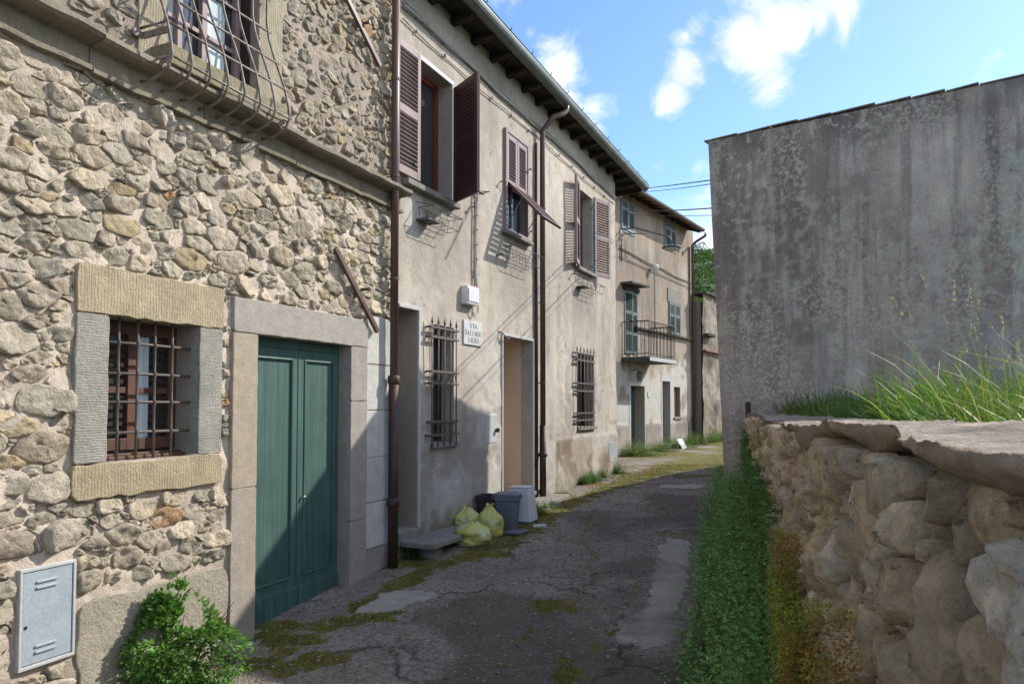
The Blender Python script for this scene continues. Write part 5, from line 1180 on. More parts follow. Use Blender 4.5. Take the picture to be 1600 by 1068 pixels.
# pale gable of the far house's annex beside the pipe
# ------------------------------------------------------------------ concrete building at the right
houseE = thing('concrete_building', 'tall blank weathered concrete building side in shade at the right with slab coping', 'building', FE.P(2, 0, .3))
LE = 6.8; ZE = 4.72; lean = lambda z: .17 * (1 - (z - .3) / 4.4)
dE = lambda s, z: .02 * (fbm(s * 1.2, z * 1.2, 41., 4) - .5) + .012 * (fbm(s * 8, z * 5, 43., 3) - .5)
def cE(s, z):
    n1 = fc(s * .8, z * .5, 45., 4)[..., None]; st = fc(s * 3.2, z * .35, 47., 5); n3 = fc(s * 1.3 + 4, z * 1.0, 49., 4)
    c = np.array([.47, .38, .31]) * (.62 + .6 * n1)
    c = c * (1 + 1.0 * (st[..., None] - .5))
    p = (sst(n3, .48, .66))[..., None]; c = c * (1 - .35 * p) + .35 * p * np.array([.33, .25, .23])
    g = (sst(fc(s * 1.1, z * 1.1, 53., 4), .5, .64) * (1 - sst(z, 2.8, 3.8)))[..., None]; c = c * (1 - .4 * g) + .4 * g * np.array([.40, .385, .37])
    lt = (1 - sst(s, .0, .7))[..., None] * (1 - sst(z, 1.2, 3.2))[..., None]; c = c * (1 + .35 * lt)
    for cx, w, a, zt in ((.62, .13, .95, 4.6), (3.02, .11, 1.2, 4.9), (2.1, .07, .6, 4.3), (.35, .08, .6, 4.2), (1.2, .06, .5, 3.6), (2.5, .2, .5, 4.4)):
        m = np.exp(-((s - cx - .05 * (fc(z * 1.5, z * 0 + cx, 3., 3) - .5) * 2) / w) ** 2) * sst(fc(s * 16, z * 7, 51., 4), .45, .62) * (1 - sst(z, zt, zt + .2)) * a * (.35 + .65 * sst(z, 1.2, 3.4)); m = np.clip(m, 0, 1)[..., None]
        c = c * (1 - m) + m * np.array([.62, .59, .48])
    li = sst(fc(s * 17, z * 17, 57., 3), .60, .68) * sst(fc(s * 1.1 + 2, z * .9, 58., 3), .42, .62) * sst(z, 1.2, 2.2)
    li2 = sst(fc(s * 7, z * 1.4, 59., 5), .58, .74) * sst(fc(s * .8 + 5, z * .7, 60., 3), .5, .66)
    c = c * (1 - .7 * li[..., None]) + .7 * li[..., None] * np.array([.56, .54, .42]); c = c * (1 - .45 * li2[..., None]) + .45 * li2[..., None] * np.array([.62, .59, .52])
    rd = (sst(fc(s * 1.6, z * .5, 62., 4), .52, .72) * .4)[..., None]; c = c * (1 - rd) + rd * np.array([.36, .25, .19])
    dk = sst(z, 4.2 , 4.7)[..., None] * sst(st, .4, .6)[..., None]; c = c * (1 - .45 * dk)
    rs = (np.exp(-((s - 1.95) / .35) ** 2 - ((z - 2.0) / .5) ** 2) * sst(n3, .3, .6))[..., None]; c = c * (1 - .55 * rs) + .55 * rs * np.array([.30, .17, .09])
    return np.clip(c, .03, .7)
v, f, c = wallgrid(FE, 0, LE, -.3, ZE, [], .028, dE, cE)
sh_ = (v - np.array(FE.o)) @ np.array(FE.u); v += np.outer(lean(v[:, 2]) * (1 - np.clip(sh_ / LE, 0, 1)), np.array(FE.u))
link('wall', v, f, 'concrete_old', houseE, cols=c, smooth=True, fixn=False)
VS = Vector((math.sin(rad(33.4)), math.cos(rad(33.4)), 0)); P = FE.P
c00, c10 = P(0, -.004, 0), P(LE, -.03, 0); c01 = c00 + VS * 2.32; c11 = c10 + VS * 2.32; up = lambda p, z, l=0: p + Vector((0, 0, z)) + FE.u * l
mb = MB()
mb.add([up(c00, -.3, .19), up(c01, -.3, .19), up(c01, ZE), up(c00, ZE)], [(0, 1, 2, 3)]); mb.add([up(c01, -.3, .19), up(c11, -.3), up(c11, ZE), up(c01, ZE)], [(0, 1, 2, 3)])
mb.add([up(c10, -.3), up(c11, -.3), up(c11, ZE), up(c10, ZE)], [(0, 1, 2, 3)]); mb.add([up(c00, ZE - .01), up(c10, ZE - .01), up(c11, ZE - .01), up(c01, ZE - .01)], [(0, 1, 2, 3)])
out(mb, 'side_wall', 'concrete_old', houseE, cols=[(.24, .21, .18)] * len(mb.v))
a = -.05
while a < LE:
    w = R.uniform(.28, .5); zc = ZE + .015 + R.uniform(-.004, .006) + .014 * math.sin(a * 1.3); tl = R.uniform(.004, .02)
    Q = [P(a, .012 + R.uniform(0, .012), zc - tl), P(a + w - .006, .012, zc), P(a + w - .006, -.45, zc + .03), P(a, -.45, zc + .03 - tl)]; T = [q + Vector((0, 0, .016)) for q in Q]
    link('coping_slab', Q + T, [(0, 1, 2, 3), (7, 6, 5, 4), (0, 4, 5, 1), (1, 5, 6, 2), (2, 6, 7, 3), (3, 7, 4, 0)], 'concrete_old', houseE, bev=.006, cols=[(.34, .29, .25)] * 8); a += w
# lower outbuilding that carries on up the lane behind it (its eaves throw the long shade edge)
FO = Frame(*(c01 + VS * .75).xy, u=VS.xy, n=(-VS.y, VS.x)); ob = thing('low_outbuilding', 'low grey outbuilding up the lane behind the concrete building', 'outbuilding', FO.P(4, -1, .3))
LO = 9.9; mb = MB(); mb.box(FO, .0, LO, -4, -.02, -.4, 3.16); out(mb, 'wall', 'concrete_old', ob, cols=[(.30, .27, .23)] * 8)
mb = MB(); Po = FO.P; mb.add([Po(0, .12, 3.2), Po(LO + .1, .12, 3.2), Po(LO + .1, -2, 3.75), Po(0, -2, 3.75), Po(LO + .1, -4.1, 3.2), Po(0, -4.1, 3.2)], [(0, 1, 2, 3), (3, 2, 4, 5)]); out(mb, 'roof', 'roof_tile', ob, solid=.06)
for q in (2.2, 6.6):
    mb = MB(); mb.box(FO, q, q + 1.0, -.019, .02, .3, 2.35); o = out(mb, 'door', 'dark_wood', ob, bev=.01); mb = MB(); mb.box(FO, q - .08, q + 1.08, -.019, .03, 2.352, 2.45); out(mb, 'lintel', 'step_stone', ob, bev=.01)
# wires over the lane
def wire(a, b, r, d, label):
    o = cable('overhead_wire', sag(a, b, d), r, 'cable_dark'); tag(o, label, 'wire'); return o
Pe = lambda y, x=1113: (lambda q: FE.P(max(q[0], .0), .0, q[1]))(FE.px(x, y))
wa = FB.P(*[FB.px(748, 299, .05)[0], .05, FB.px(748, 299, .05)[1]]); 
cornerC = lambda x, y, n=.12: (lambda q: FC.P(q[0], n, q[1]))(FC.px(x, y, n))
wire(wa, cornerC(967, 299), .006, .03, 'thin wire from the vertical conduit along the wall to the corner insulators')
wire(cornerC(967, 297), Pe(281), .007, .02, 'topmost overhead wire from the house corner to the concrete building')
wire(cornerC(972, 301), Pe(287, 1114), .005, .03, 'second overhead wire just below the topmost one')
wire(cornerC(975, 328), Pe(325, 1115), .008, .03, 'third overhead wire crossing in front of the far shutters')
wire(cornerC(980, 334), Pe(336, 1116), .004, .03, 'faint lowest overhead wire across the lane')
mb = MB(); mb.tube([FB.P(FB.px(748, 299, .05)[0] + t, .05 + .02 * t, wa.z) for t in np.linspace(0, .14, 5)], [.006, .014, .02, .014, .006], 8); o = rebase(out(mb, 'strain_clamp', 'iron', smooth=True), wa); tag(o, 'small clamp holding the wire beside the vertical conduit', 'clamp')
o = cable('overhead_wire', [FB.P(FB.px(742, 304)[0], .03, FB.px(742, 304)[1]), FB.P(FB.px(694, 405)[0], .02, FB.px(694, 405)[1])], .004, 'cable_dark'); tag(o, 'thin wire slanting down the wall below the open maroon shutter', 'wire')
x = FB.px(783, 520, .03); mb = MB(); mb.tube([FB.P(x[0] - .02, 0, x[1] + .02), FB.P(x[0], .05, x[1]), FB.P(x[0] + .1, .06, x[1] - .06), FB.P(x[0] + .2, .05, x[1] - .05)], .008, 6); mb.tube([FB.P(x[0], .05, x[1]), FB.P(x[0] - .07, .05, x[1] - .12)], .006, 6); o = rebase(out(mb, 'wall_hook', 'iron', smooth=True), FB.P(x[0], 0, x[1])); tag(o, 'small iron hook at the top left corner of the open doorway', 'hook')

# ------------------------------------------------------------------ dry stone wall at the right
wallF = thing('dry_stone_wall', 'low brown dry stone wall with a mortar cap at the right', 'wall', FF.P(3, -.3, .2))
R2 = random.Random(21); TF = 1.50
cellsF = rubble(0.05, 11.5, -.2, TF - .012, [(.11, .14, 120), (.075, .11, 1500), (.05, .075, 6000), (.028, .05, 9000)], 1.0, .0125, [], R2, pack=.84, boxy=True)
PF = [((.68, .49, .29), 8), ((.60, .45, .28), 7), ((.70, .52, .32), 5), ((.62, .48, .33), 5), ((.68, .44, .23), 1.5), ((.68, .55, .40), 3), ((.48, .35, .21), 4)]
def palF(A, P):
    t = R2.choices([p for p, _ in PF], [w for _, w in PF])[0]; b = R2.uniform(.95, 1.4); return tuple(x * b for x in t)
build_stones(FF, cellsF, wallF, 'drystone', palF, R2, lambda A: (.035 + .15 * math.sqrt(A)) * R2.uniform(.4, 1.4), score=lambda c: c[0] * (1 if c[1][0][0] < 8.6 else .01), M=26, n=-.02, rough=.8, tilt=.22, rnd=.13, wob=.14,
             rings=((1.02, -.8), (1.0, -.1), (.965, .42), (.88, .76), (.7, .95), (.45, 1.03), (.2, 1.06)))
v, f, c = wallgrid(FF, -.05, 11.5, -.4, TF - .02, [], .04, lambda s, z: .05 * (fbm(s * 4, z * 4, 61., 4) - .5) + .03 * (fbm(s * 16, z * 16, 62., 3) - .5), lambda s, z: np.array([.28, .20, .13]) * (.6 + 1.4 * fbm(s * 3, z * 3, 63., 4)[..., None]), n=-.055)
link('earth_core', v, f, 'drystone', wallF, cols=c, smooth=True, fixn=False)
TH = lambda s: np.interp(s, [0, 2, 5, 11], [.27, .37, .60, .62])
# mortar cap with a ragged front edge
S = np.arange(-.05, 11.5, .022); T_ = np.concatenate([[-.15, -.14, -.11, -.08, -.05, -.02, 0], np.linspace(.012, .06, 4), np.linspace(.09, 1, 28)])
gs, gt = np.meshgrid(S, T_, indexing='ij')
ragg = .055 * (fbm(gs * 2.2, gs * 0, 71., 4) - .5) * 2 + .02 * (fbm(gs * 12, gs * 0, 72., 3) - .5) + .02
nf_ = np.where(gt <= 0, ragg + .02 * (fc(gs * 5, gt * 18, 79., 3) - .5) - .5 * np.clip(-gt - .08, 0, 1) - .25 * (gt < -.145), ragg - (ragg + TH(gs)) * gt)
zf_ = TF + .045 * sst(gs, 4, 6.8) + .045 * (fbm(gs * 1.6, gt * 3, 73., 4) - .5) + .030 * (fbm(gs * 9, gt * 6, 74., 4) - .5) + .012 * (fbm(gs * 30, gt * 18, 78., 2) - .5) + np.where(gt <= 0, gt * (.15 + .6 * fc(gs * 1.6, gs * 0, 77., 3)), 0) - .012 * np.exp(-gt / .02) * (gt > 0)
o_ = np.array(FF.o); V = o_ + gs[..., None] * np.array(FF.u) + nf_[..., None] * np.array(FF.n) + zf_[..., None] * np.array([0, 0, 1.])
n_ = fc(gs * 5, gt * 4, 75., 5)[..., None]; C = np.array([.37, .31, .245]) * (.55 + .8 * n_); w = np.broadcast_to((gt < .02)[..., None], C.shape); C = np.where(w, C * np.array([.85, .75, .62]), C)
i, j = np.meshgrid(np.arange(len(S) - 1), np.arange(len(T_) - 1), indexing='ij'); a_ = (i * len(T_) + j).ravel()
link('mortar_cap', V.reshape(-1, 3), np.stack([a_, a_ + len(T_), a_ + len(T_) + 1, a_ + 1], 1), 'rough_plaster', wallF, cols=C.reshape(-1, 3), smooth=True, fixn=False)
# terrace behind the wall
xs2 = np.linspace(-.5, 11.5, 90); ts2 = np.linspace(.55, 9, 50); gs, gt = np.meshgrid(xs2, ts2, indexing='ij')
V = o_ + gs[..., None] * np.array(FF.u) - (gt + TH(gs) - .61)[..., None] * np.array(FF.n); V[..., 2] = 1.40 + .08 * (fbm(gs * 1.2, gt * 1.2, 81., 3) - .5)
i, j = np.meshgrid(np.arange(89), np.arange(49), indexing='ij'); a_ = (i * 50 + j).ravel()
t_ = link('terrace_ground', V.reshape(-1, 3), np.stack([a_, a_ + 50, a_ + 51, a_ + 1], 1), 'earth', smooth=True, fixn=False); t_['kind'] = 'structure'
# rusty post
x = FF.P(.16, -.0, 0); fp = Frame(x.x, x.y, u=(1, 0), n=(0, -1))
q = FE.px(1169, 640, .12); post = MB(); pp = FE.P(q[0], .12, 0)
post.obox((pp.x, pp.y, .95), (.026, 0, 0), (0, .02, 0), (0, 0, .68)); o = rebase(out(post, 'rusty_post', 'pipe_rusty', bev=.003), (pp.x, pp.y, .27)); tag(o, 'short rusty iron post where the low wall meets the concrete building', 'post')

# ------------------------------------------------------------------ rubbish by the wall
def gp(px, py): return ground_px(px, py)
def onB(px, py): p = gp(px, py); return p
def bag(loc, r, h, label, seed, sq=1.0, tie=True):
    rs = np.random.RandomState(seed); nu, nv = 56, 34; th = np.linspace(0, 2 * np.pi, nu, endpoint=False); ph = np.linspace(0, np.pi, nv)
    T, Pp = np.meshgrid(th, ph, indexing='ij'); so = seed * 5.
    X, Y, Z = np.cos(T) * np.sin(Pp), np.sin(T) * np.sin(Pp), np.cos(Pp)
    e = 2.6; nrm = (np.abs(X) ** e + np.abs(Y) ** e + np.abs(Z) ** e) ** (1 / e); X, Y, Z = X / nrm, Y / nrm, Z / nrm
    rr = 1 + .28 * (fbm(X * 1.5 + so, Y * 1.5 + so, Z * 1.5, 2) - .5) * 2
    fold = np.abs(fbm(X * 3.2 + so, Y * 3.2, Z * 1.6 + so, 3) - .5); rr = rr - .26 * np.exp(-(fold / .03) ** 2) * .45 + .10 * (fbm(X * 7 + so, Y * 7, Z * 4, 2) - .5)
    top = sst(Z, .5, 1.0); X, Y = X * rr * (1 - .5 * top), Y * rr * (1 - .5 * top) * sq; Z = Z * (1 + .2 * (rr - 1)) + .25 * top * (1 + .6 * np.sin(T * 5 + so) * .4)
    Zf = np.maximum(Z, -.72); V = np.stack([loc[0] + X * r, loc[1] + Y * r, loc[2] + (Zf + .72) * h / 1.9], -1)
    i, j = np.meshgrid(np.arange(nu), np.arange(nv - 1), indexing='ij'); a = (i * nv + j).ravel(); b = (((i + 1) % nu) * nv + j).ravel()
    t = thing('rubbish_bag', label, 'rubbish bag', loc, 'rubbish bags by the wall')
    link('bag_skin', V.reshape(-1, 3), np.stack([a, b, b + 1, a + 1], 1), 'yellow_bag', t, smooth=True)
    kx = MB(); c = Vector((loc[0], loc[1], loc[2] + h * .98))
    for q in range(5):
        an = q * 1.256 + seed; e1 = c + Vector((math.cos(an) * .05, math.sin(an) * .05, .035 + .02 * rs.rand())); e2 = c + Vector((math.cos(an + .7) * .05, math.sin(an + .7) * .05, .03)); kx.add([c - Vector((0, 0, .02)), e1, e2], [(0, 1, 2)])
    out(kx, 'knot', 'yellow_bag', t, fixn=False)
p = gp(740, 850); bag((p.x, p.y, p.z + .0), .175, .22, 'squat pale yellow rubbish bag in front of the other two', 1, .95)
p2_ = gp(764, 838); bag((p2_.x + .01, p2_.y + .02, p2_.z), .14, .31, 'taller yellow topped rubbish bag right beside the black bin', 2)
p3_ = gp(722, 834); bag((p3_.x + .05, p3_.y + .12, p3_.z), .155, .26, 'greenish white rubbish bag at the back against the wall', 3)
def bin_(F2, w, d, h, taper, name, label, mat, loc, lid=True):
    t = thing(name, label, 'bin', loc); fr = Frame(loc[0], loc[1], u=F2.u.xy, n=F2.n.xy); z0 = loc[2]; mb = MB()
    def ring(s, z, o=0):
        w2, d2 = w / 2 * s + o, d / 2 * s + o; c = min(w2, d2) * .25
        return [fr.P(a, b, z) for a, b in ((-w2 + c, -d2), (w2 - c, -d2), (w2, -d2 + c), (w2, d2 - c), (w2 - c, d2), (-w2 + c, d2), (-w2, d2 - c), (-w2, -d2 + c))]
    R_ = [ring(taper, z0), ring(1, z0 + h), ring(1, z0 + h, .012), ring(1, z0 + h - .03, .012), ring(1, z0 + h - .03, .004)][:2]; vs = [p for r in R_ for p in r] + ring(.96, z0 + h) + ring(taper * .9, z0 + .03)
    fs = [(i + 8 * k_, (i + 1) % 8 + 8 * k_, (i + 1) % 8 + 8 * (k_ + 1), i + 8 * (k_ + 1)) for k_ in range(3) for i in range(8)] + [tuple(range(8)), tuple(range(24, 32))]
    link('bin_body', vs, fs, mat, t, bev=.004)
    r = ring(1, z0 + h - .035, .012) + ring(1, z0 + h + .004, .014); link('rim', r + ring(1, z0 + h - .035, .001) + ring(1, z0 + h + .004, .001), [(i, (i + 1) % 8, (i + 1) % 8 + 8, i + 8) for i in range(8)] + [(i + 16, (i + 1) % 8 + 16, (i + 1) % 8, i) for i in range(8)] + [(i + 24, (i + 1) % 8 + 24, (i + 1) % 8 + 8, i + 8) for i in range(8)], mat, t)
    if lid:
        r0, r1, r2 = ring(1, z0 + h + .006, .016), ring(1, z0 + h + .03, .012), ring(.9, z0 + h + .042); link('lid', r0 + r1 + r2, [(i + 8 * k_, (i + 1) % 8 + 8 * k_, (i + 1) % 8 + 8 * (k_ + 1), i + 8 * (k_ + 1)) for k_ in range(2) for i in range(8)] + [tuple(range(8)), tuple(range(16, 24))], 'lid_grey', t, bev=.004)
        mb = MB(); mb.box(fr, -w / 2 * .8, w / 2 * .8, -d / 2 - .03, -d / 2 - .016, z0 + h - .03, z0 + h + .02); out(mb, 'hinge', mat, t, bev=.003)
    return t
p = gp(797, 829); ang = Frame(0, 0, 18)
bin_(ang, .20, .26, .355, .78, 'pedal_bin', 'slate grey tapered bin with a lid in front of the white box', 'bin_grey', (p.x - .03, p.y + .14, p.z))
p = gp(765, 828); bin_(ang, .26, .32, .34, .9, 'black_crate', 'black open crate bin behind the yellow bags', 'bin_black', (p.x + .03, p.y + .30, p.z), lid=False)
p = gp(812, 822); Fx = Frame(p.x + .02, p.y + .26, 22); t = thing('white_box', 'white tapering plastic box standing below the open doorway', 'box', (p.x + .02, p.y + .26, p.z))
vs = [Fx.P(a * w, b * dd, z) for z, w, dd in ((p.z + .03, .125, .16), (p.z + .40, .095, .125)) for a, b in ((-1, -1), (1, -1), (1, 1), (-1, 1))]
link('box_body', vs, [(0, 1, 2, 3), (7, 6, 5, 4), (0, 4, 5, 1), (1, 5, 6, 2), (2, 6, 7, 3), (3, 7, 4, 0)], 'white_plastic', t, bev=.008)
mb = MB(); mb.box(Fx, -.11, .11, -.14, .14, p.z, p.z + .031); out(mb, 'base', 'bin_grey', t, bev=.004)
mb = MB(); mb.box(Fx, -.098, .098, -.128, .128, p.z + .402, p.z + .418); out(mb, 'lid', 'white_plastic', t, bev=.005)
p = gp(797, 832); Fy = Frame(p.x, p.y - .02, 30); mb = MB(); mb.box(Fy, -.11, .13, -.02, .15, p.z + .004, p.z + .03); o = rebase(out(mb, 'loose_lid', 'lid_grey', bev=.008), p); tag(o, 'flat grey lid lying on the mossy ground before the grey bin', 'lid')
p = gp(843, 822); mb = MB(); mb.obox((p.x, p.y, p.z + .012), (.07, .02, .004), (-.01, .04, .006), (0, 0, .003)); o = rebase(out(mb, 'paper_scrap', 'offwhite_panel'), p); tag(o, 'small pale scrap lying on the lane right of the white box', 'litter')
p = gp(1066, 700); mb = MB(); mb.obox((p.x, p.y, p.z + .12), FC.u * .22, FC.n * .01, (Vector((0, 0, .16)) - FC.n * .1)); o = rebase(out(mb, 'leaning_board', 'white_plastic', bev=.003), p); tag(o, 'white board leaning in the weeds below the boarded window', 'board')
mb = MB(); mb.box(FB, d2[0] + .1, d2[1] + .55, .03, .34, .12, d2[2] - .09); out(mb, 'door_step', 'step_stone', houseB, bev=.02)

# ------------------------------------------------------------------ vegetation (numpy leaf scatter)
def leaves(pos, dirv, size, aspect=.45, fold=.25, seed=0, cup=.2):
    """leaf blades: 2 x 2 quads folded along the midrib; returns verts, faces"""
    n = len(pos); rs = np.random.RandomState(seed); d = dirv / (np.linalg.norm(dirv, axis=1, keepdims=True) + 1e-9)
    r = rs.normal(size=(n, 3)) * .35 + np.array([0, 0, 1.]); s = np.cross(d, r); s /= np.linalg.norm(s, axis=1, keepdims=True) + 1e-9; nn = np.cross(s, d)
    L = size[:, None]; W = L * aspect
    p0 = pos; p1 = pos + d * L * .3 + s * W * .42 + nn * L * fold * .2; p2 = pos + d * L * .3 - s * W * .42 + nn * L * fold * .2; p3 = pos + d * L * .62 + s * W * .38 + nn * L * (fold * .2 - cup * .15)
    p4 = pos + d * L * .62 - s * W * .38 + nn * L * (fold * .2 - cup * .15); p5 = pos + d * L - nn * L * cup * .5; m1 = pos + d * L * .45 - nn * L * .02
    V = np.stack([p0, p1, p3, p5, p4, p2, m1], 1).reshape(-1, 3); b = (np.arange(n) * 7)[:, None]
    F_ = np.concatenate([b + np.array([[0, 1, 6]]), b + np.array([[1, 2, 6]]), b + np.array([[2, 3, 6]]), b + np.array([[3, 4, 6]]), b + np.array([[4, 5, 6]]), b + np.array([[5, 0, 6]])], 0)
    return V, F_
def blades(base, dirv, length, width, droop, seed=0, seg=5):
    n = len(base); rs = np.random.RandomState(seed); d = dirv / np.linalg.norm(dirv, axis=1, keepdims=True); hz = d * np.array([1, 1, 0.]); hz = hz / (np.linalg.norm(hz, axis=1, keepdims=True) + 1e-6)
    a = rs.uniform(0, 6.28, n); s = np.stack([np.cos(a), np.sin(a), 0 * a], 1); V = []
    for i in range(seg + 1):
        t = i / seg; p = base + d * (length * t)[:, None] + (hz * .6 - np.array([0, 0, 1.])) * (droop * length * t ** 2.2)[:, None]; w = (width * (1 - t ** 1.6) * .5 + .0003)[:, None]; V += [p - s * w, p + s * w]
    V = np.stack(V, 1).reshape(-1, 3); b = (np.arange(n) * 2 * (seg + 1))[:, None]
    F_ = np.concatenate([b + np.array([[2 * i, 2 * i + 1, 2 * i + 3, 2 * i + 2]]) for i in range(seg)], 0)
    return V, F_
def greens(n, per, base, var, seed, dry=0.):
    rs = np.random.RandomState(seed); c = np.array(base) * rs.uniform(1 - var, 1 + var, (n, 1)) * rs.uniform(.9, 1.1, (n, 3))
    if dry: m = rs.rand(n) < dry; c[m] = np.array([.38, .33, .14]) * rs.uniform(.7, 1.2, (m.sum(), 1))
    return np.repeat(c, per, 0)
def herb_mass(bases, heights, leafsize, seed, nl=14, lean=.25, base=(.055, .13, .03), tips=1.0, stems=True, spread=1.0):
    """upright stems with opposite leaves"""
    rs = np.random.RandomState(seed); n = len(bases); tl = np.clip(rs.normal(size=(n, 2)) * lean, -1.3 * lean, 1.3 * lean)
    P_, D_, S_, Cc = [], [], [], []
    for i in range(nl):
        t = (i + rs.rand(n) * .6) / nl; ax = np.stack([tl[:, 0] * t ** 1.3, tl[:, 1] * t ** 1.3, t], 1) * heights[:, None]; an = i * 1.57 + rs.uniform(-.5, .5, n)
        for k_ in (0, np.pi):
            P_.append(bases + ax); D_.append(np.stack([np.cos(an + k_), np.sin(an + k_), rs.uniform(-.35, .45, n)], 1)); S_.append(leafsize * (1.15 - .55 * t) * rs.uniform(.6, 1.3, n) * spread)
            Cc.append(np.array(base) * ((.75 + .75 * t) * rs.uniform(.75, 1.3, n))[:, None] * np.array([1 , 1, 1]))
    P_, D_, S_, Cc = map(np.concatenate, (P_, D_, S_, Cc)); V, F_ = leaves(P_, D_, S_, .55, seed=seed); C = np.repeat(Cc, 7, 0)
    if stems:
        sd = np.stack([tl[:, 0], tl[:, 1], np.ones(n)], 1); V2, F2 = blades(bases, sd, heights * np.linalg.norm(sd, axis=1), np.full(n, .004), np.zeros(n), seed, 3)
        q2 = F2 + len(V); tri = np.concatenate([q2[:, :3], q2[:, [0, 2, 3]]], 0); F_ = np.concatenate([F_, tri]); V = np.concatenate([V, V2]); C = np.concatenate([C, np.repeat(np.array([base]) * .9, len(V2), 0)])
    return V, F_, C
def veg(name, V, F_, C, mat, kind='stuff', parent=None):
    o = link(name, V, F_, mat, parent, cols=C, smooth=False, fixn=False)
    if kind: o['kind'] = kind
    return o
rs = np.random.RandomState(5)
# nettle bank along the foot of the dry stone wall
n = 2700; s_ = rs.uniform(.25, 6.8, n); s_ = s_ ** 1.0; out_ = np.abs(rs.normal(0, .20, n)) + .02; out_ = np.minimum(out_, .55) * (.7 + .4 * fbm(s_ * 1.2, s_ * 0, 3., 2)) * np.interp(s_, [0, 2, 6], [.8, 1, 1.2])
B = np.array([FF.P(a, b, 0) for a, b in zip(s_, out_)]); B[:, 2] = gz(B[:, 0], B[:, 1]); hh = (.72 * (1 - out_ / .75)) * rs.uniform(.35, 1.35, n) * (.25 + 1.9 * fc(s_ * 1.8, out_ * 3, 8., 3)) + .06
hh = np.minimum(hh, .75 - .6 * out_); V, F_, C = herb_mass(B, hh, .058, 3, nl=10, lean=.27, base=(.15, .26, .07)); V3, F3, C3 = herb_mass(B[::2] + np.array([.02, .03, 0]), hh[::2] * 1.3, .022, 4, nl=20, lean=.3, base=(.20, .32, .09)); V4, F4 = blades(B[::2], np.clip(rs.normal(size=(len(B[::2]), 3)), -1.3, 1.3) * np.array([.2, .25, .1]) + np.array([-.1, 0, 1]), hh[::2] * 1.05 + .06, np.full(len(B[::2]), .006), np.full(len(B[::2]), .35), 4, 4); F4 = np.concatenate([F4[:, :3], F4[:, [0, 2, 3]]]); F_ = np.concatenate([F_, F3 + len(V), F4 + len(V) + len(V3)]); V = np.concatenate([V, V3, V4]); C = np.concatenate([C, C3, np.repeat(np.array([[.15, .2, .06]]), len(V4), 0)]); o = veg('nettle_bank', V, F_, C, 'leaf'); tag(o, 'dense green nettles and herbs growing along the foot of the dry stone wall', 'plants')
# climbers hanging on the wall face
n = 1300; s_ = rs.uniform(.1, 6.6, n); zt_ = np.interp(s_, [0, 1, 3, 5, 6.6], [1.25, 1.1, 1.0, .95, .6]) * rs.uniform(.35, 1.05, n) * (.75 + .5 * fbm(s_ * 1.4, s_ * 0, 13., 2)); keep = fbm(s_ * 1.6, zt_ * 2, 15., 3) > .47
s_, zt_ = s_[keep], zt_[keep]; B = np.array([FF.P(a, .07, z) for a, z in zip(s_, zt_)]); V, F_, C = herb_mass(B, rs.uniform(.05, .15, len(B)), .042, 8, nl=6, lean=.5, base=(.12, .225, .06)); o = veg('wall_creeper', V, F_, C, 'leaf'); tag(o, 'green creeper clinging to the face of the dry stone wall', 'plants')
# moss cushions hanging on the wall face
n = 50000; s_ = rs.normal(6.3, .6, n); z_ = rs.uniform(.1, 1.12, n) ** .9; m_k = (fc(s_ * 3.2, z_ * 3.2, 91., 4) + .10 * (1 - np.abs(s_ - 6.2) / .7) - .2 * (z_ > .95)) > .47; s_, z_ = s_[m_k], z_[m_k]
B = np.array([FF.P(a, b, z) for a, b, z in zip(s_, rs.uniform(.05, .16, len(s_)), z_)]); D = np.array(FF.n) * .7 + rs.normal(size=(len(B), 3)) * .6; V, F_ = leaves(B, D, rs.uniform(.006, .013, len(B)), .8, seed=9)
n1 = fbm(s_ * 5, z_ * 5, 93., 3); cc = np.where((n1 > .56)[:, None], np.array([.36, .20, .04]), np.array([.36, .36, .05])) * rs.uniform(.6, 1.35, (len(B), 1)); o = veg('hanging_moss', V, F_, np.repeat(cc, 7, 0), 'leaf'); tag(o, 'yellow and rust coloured moss hanging on the near face of the dry stone wall', 'moss')
# grass on the terrace
def grass_patch(n, sr, tr, h, w, seed, base, dry=.06, droop=(.1, .5), z=1.40, clump=None, lean=.35):
    rs = np.random.RandomState(seed); s_ = rs.uniform(*sr, n); t_ = rs.uniform(*tr, n)
    if clump: kk = fbm(s_ * 2.2, t_ * 2.2, seed * 1., 3) > clump; s_, t_ = s_[kk], t_[kk]
    t_ = t_ + TH(s_) - .62; m = len(s_); B = np.array(FF.o) + s_[:, None] * np.array(FF.u) - t_[:, None] * np.array(FF.n); B[:, 2] = z
    D = rs.normal(size=(m, 3)) * np.array([lean, lean, .1]) + np.array([-.1, 0, 1.]); hv = h * rs.uniform(.45, 1.25, m) * (.6 + .8 * fbm(s_ * 1.3, t_ * 1.3, seed + 2., 3)); V, F_ = blades(B, D, hv, w * rs.uniform(.7, 1.3, m), rs.uniform(*droop, m), seed)
    return V, F_, greens(m, 12, base, .3, seed, dry)
def cat(*L):
    V, F_, C, o = [], [], [], 0
    for v, f, c in L: V.append(v); F_.append(f + o); C.append(c); o += len(v)
    return np.concatenate(V), np.concatenate(F_), np.concatenate(C)
V, F_, C = cat(grass_patch(9000, (.1, 10.5), (.66, 3.2), .28, .006, 31, (.075, .15, .03)), grass_patch(5000, (4.0, 8.2), (.66, 2.4), .62, .006, 32, (.14, .21, .05), .12, (.2, .7), clump=.45), grass_patch(2200, (.3, 4.8), (.64, 1.5), .40, .010, 33, (.075, .16, .03), .0, (.05, .35), lean=.22),
               grass_patch(1500, (.4, 3), (.60, 1.3), .30, .004, 38, (.14, .2, .06), .1))
o = veg('terrace_grass', V, F_, C, 'grass_blade'); tag(o, 'tall green grass growing on the terrace behind the dry stone wall', 'grass')
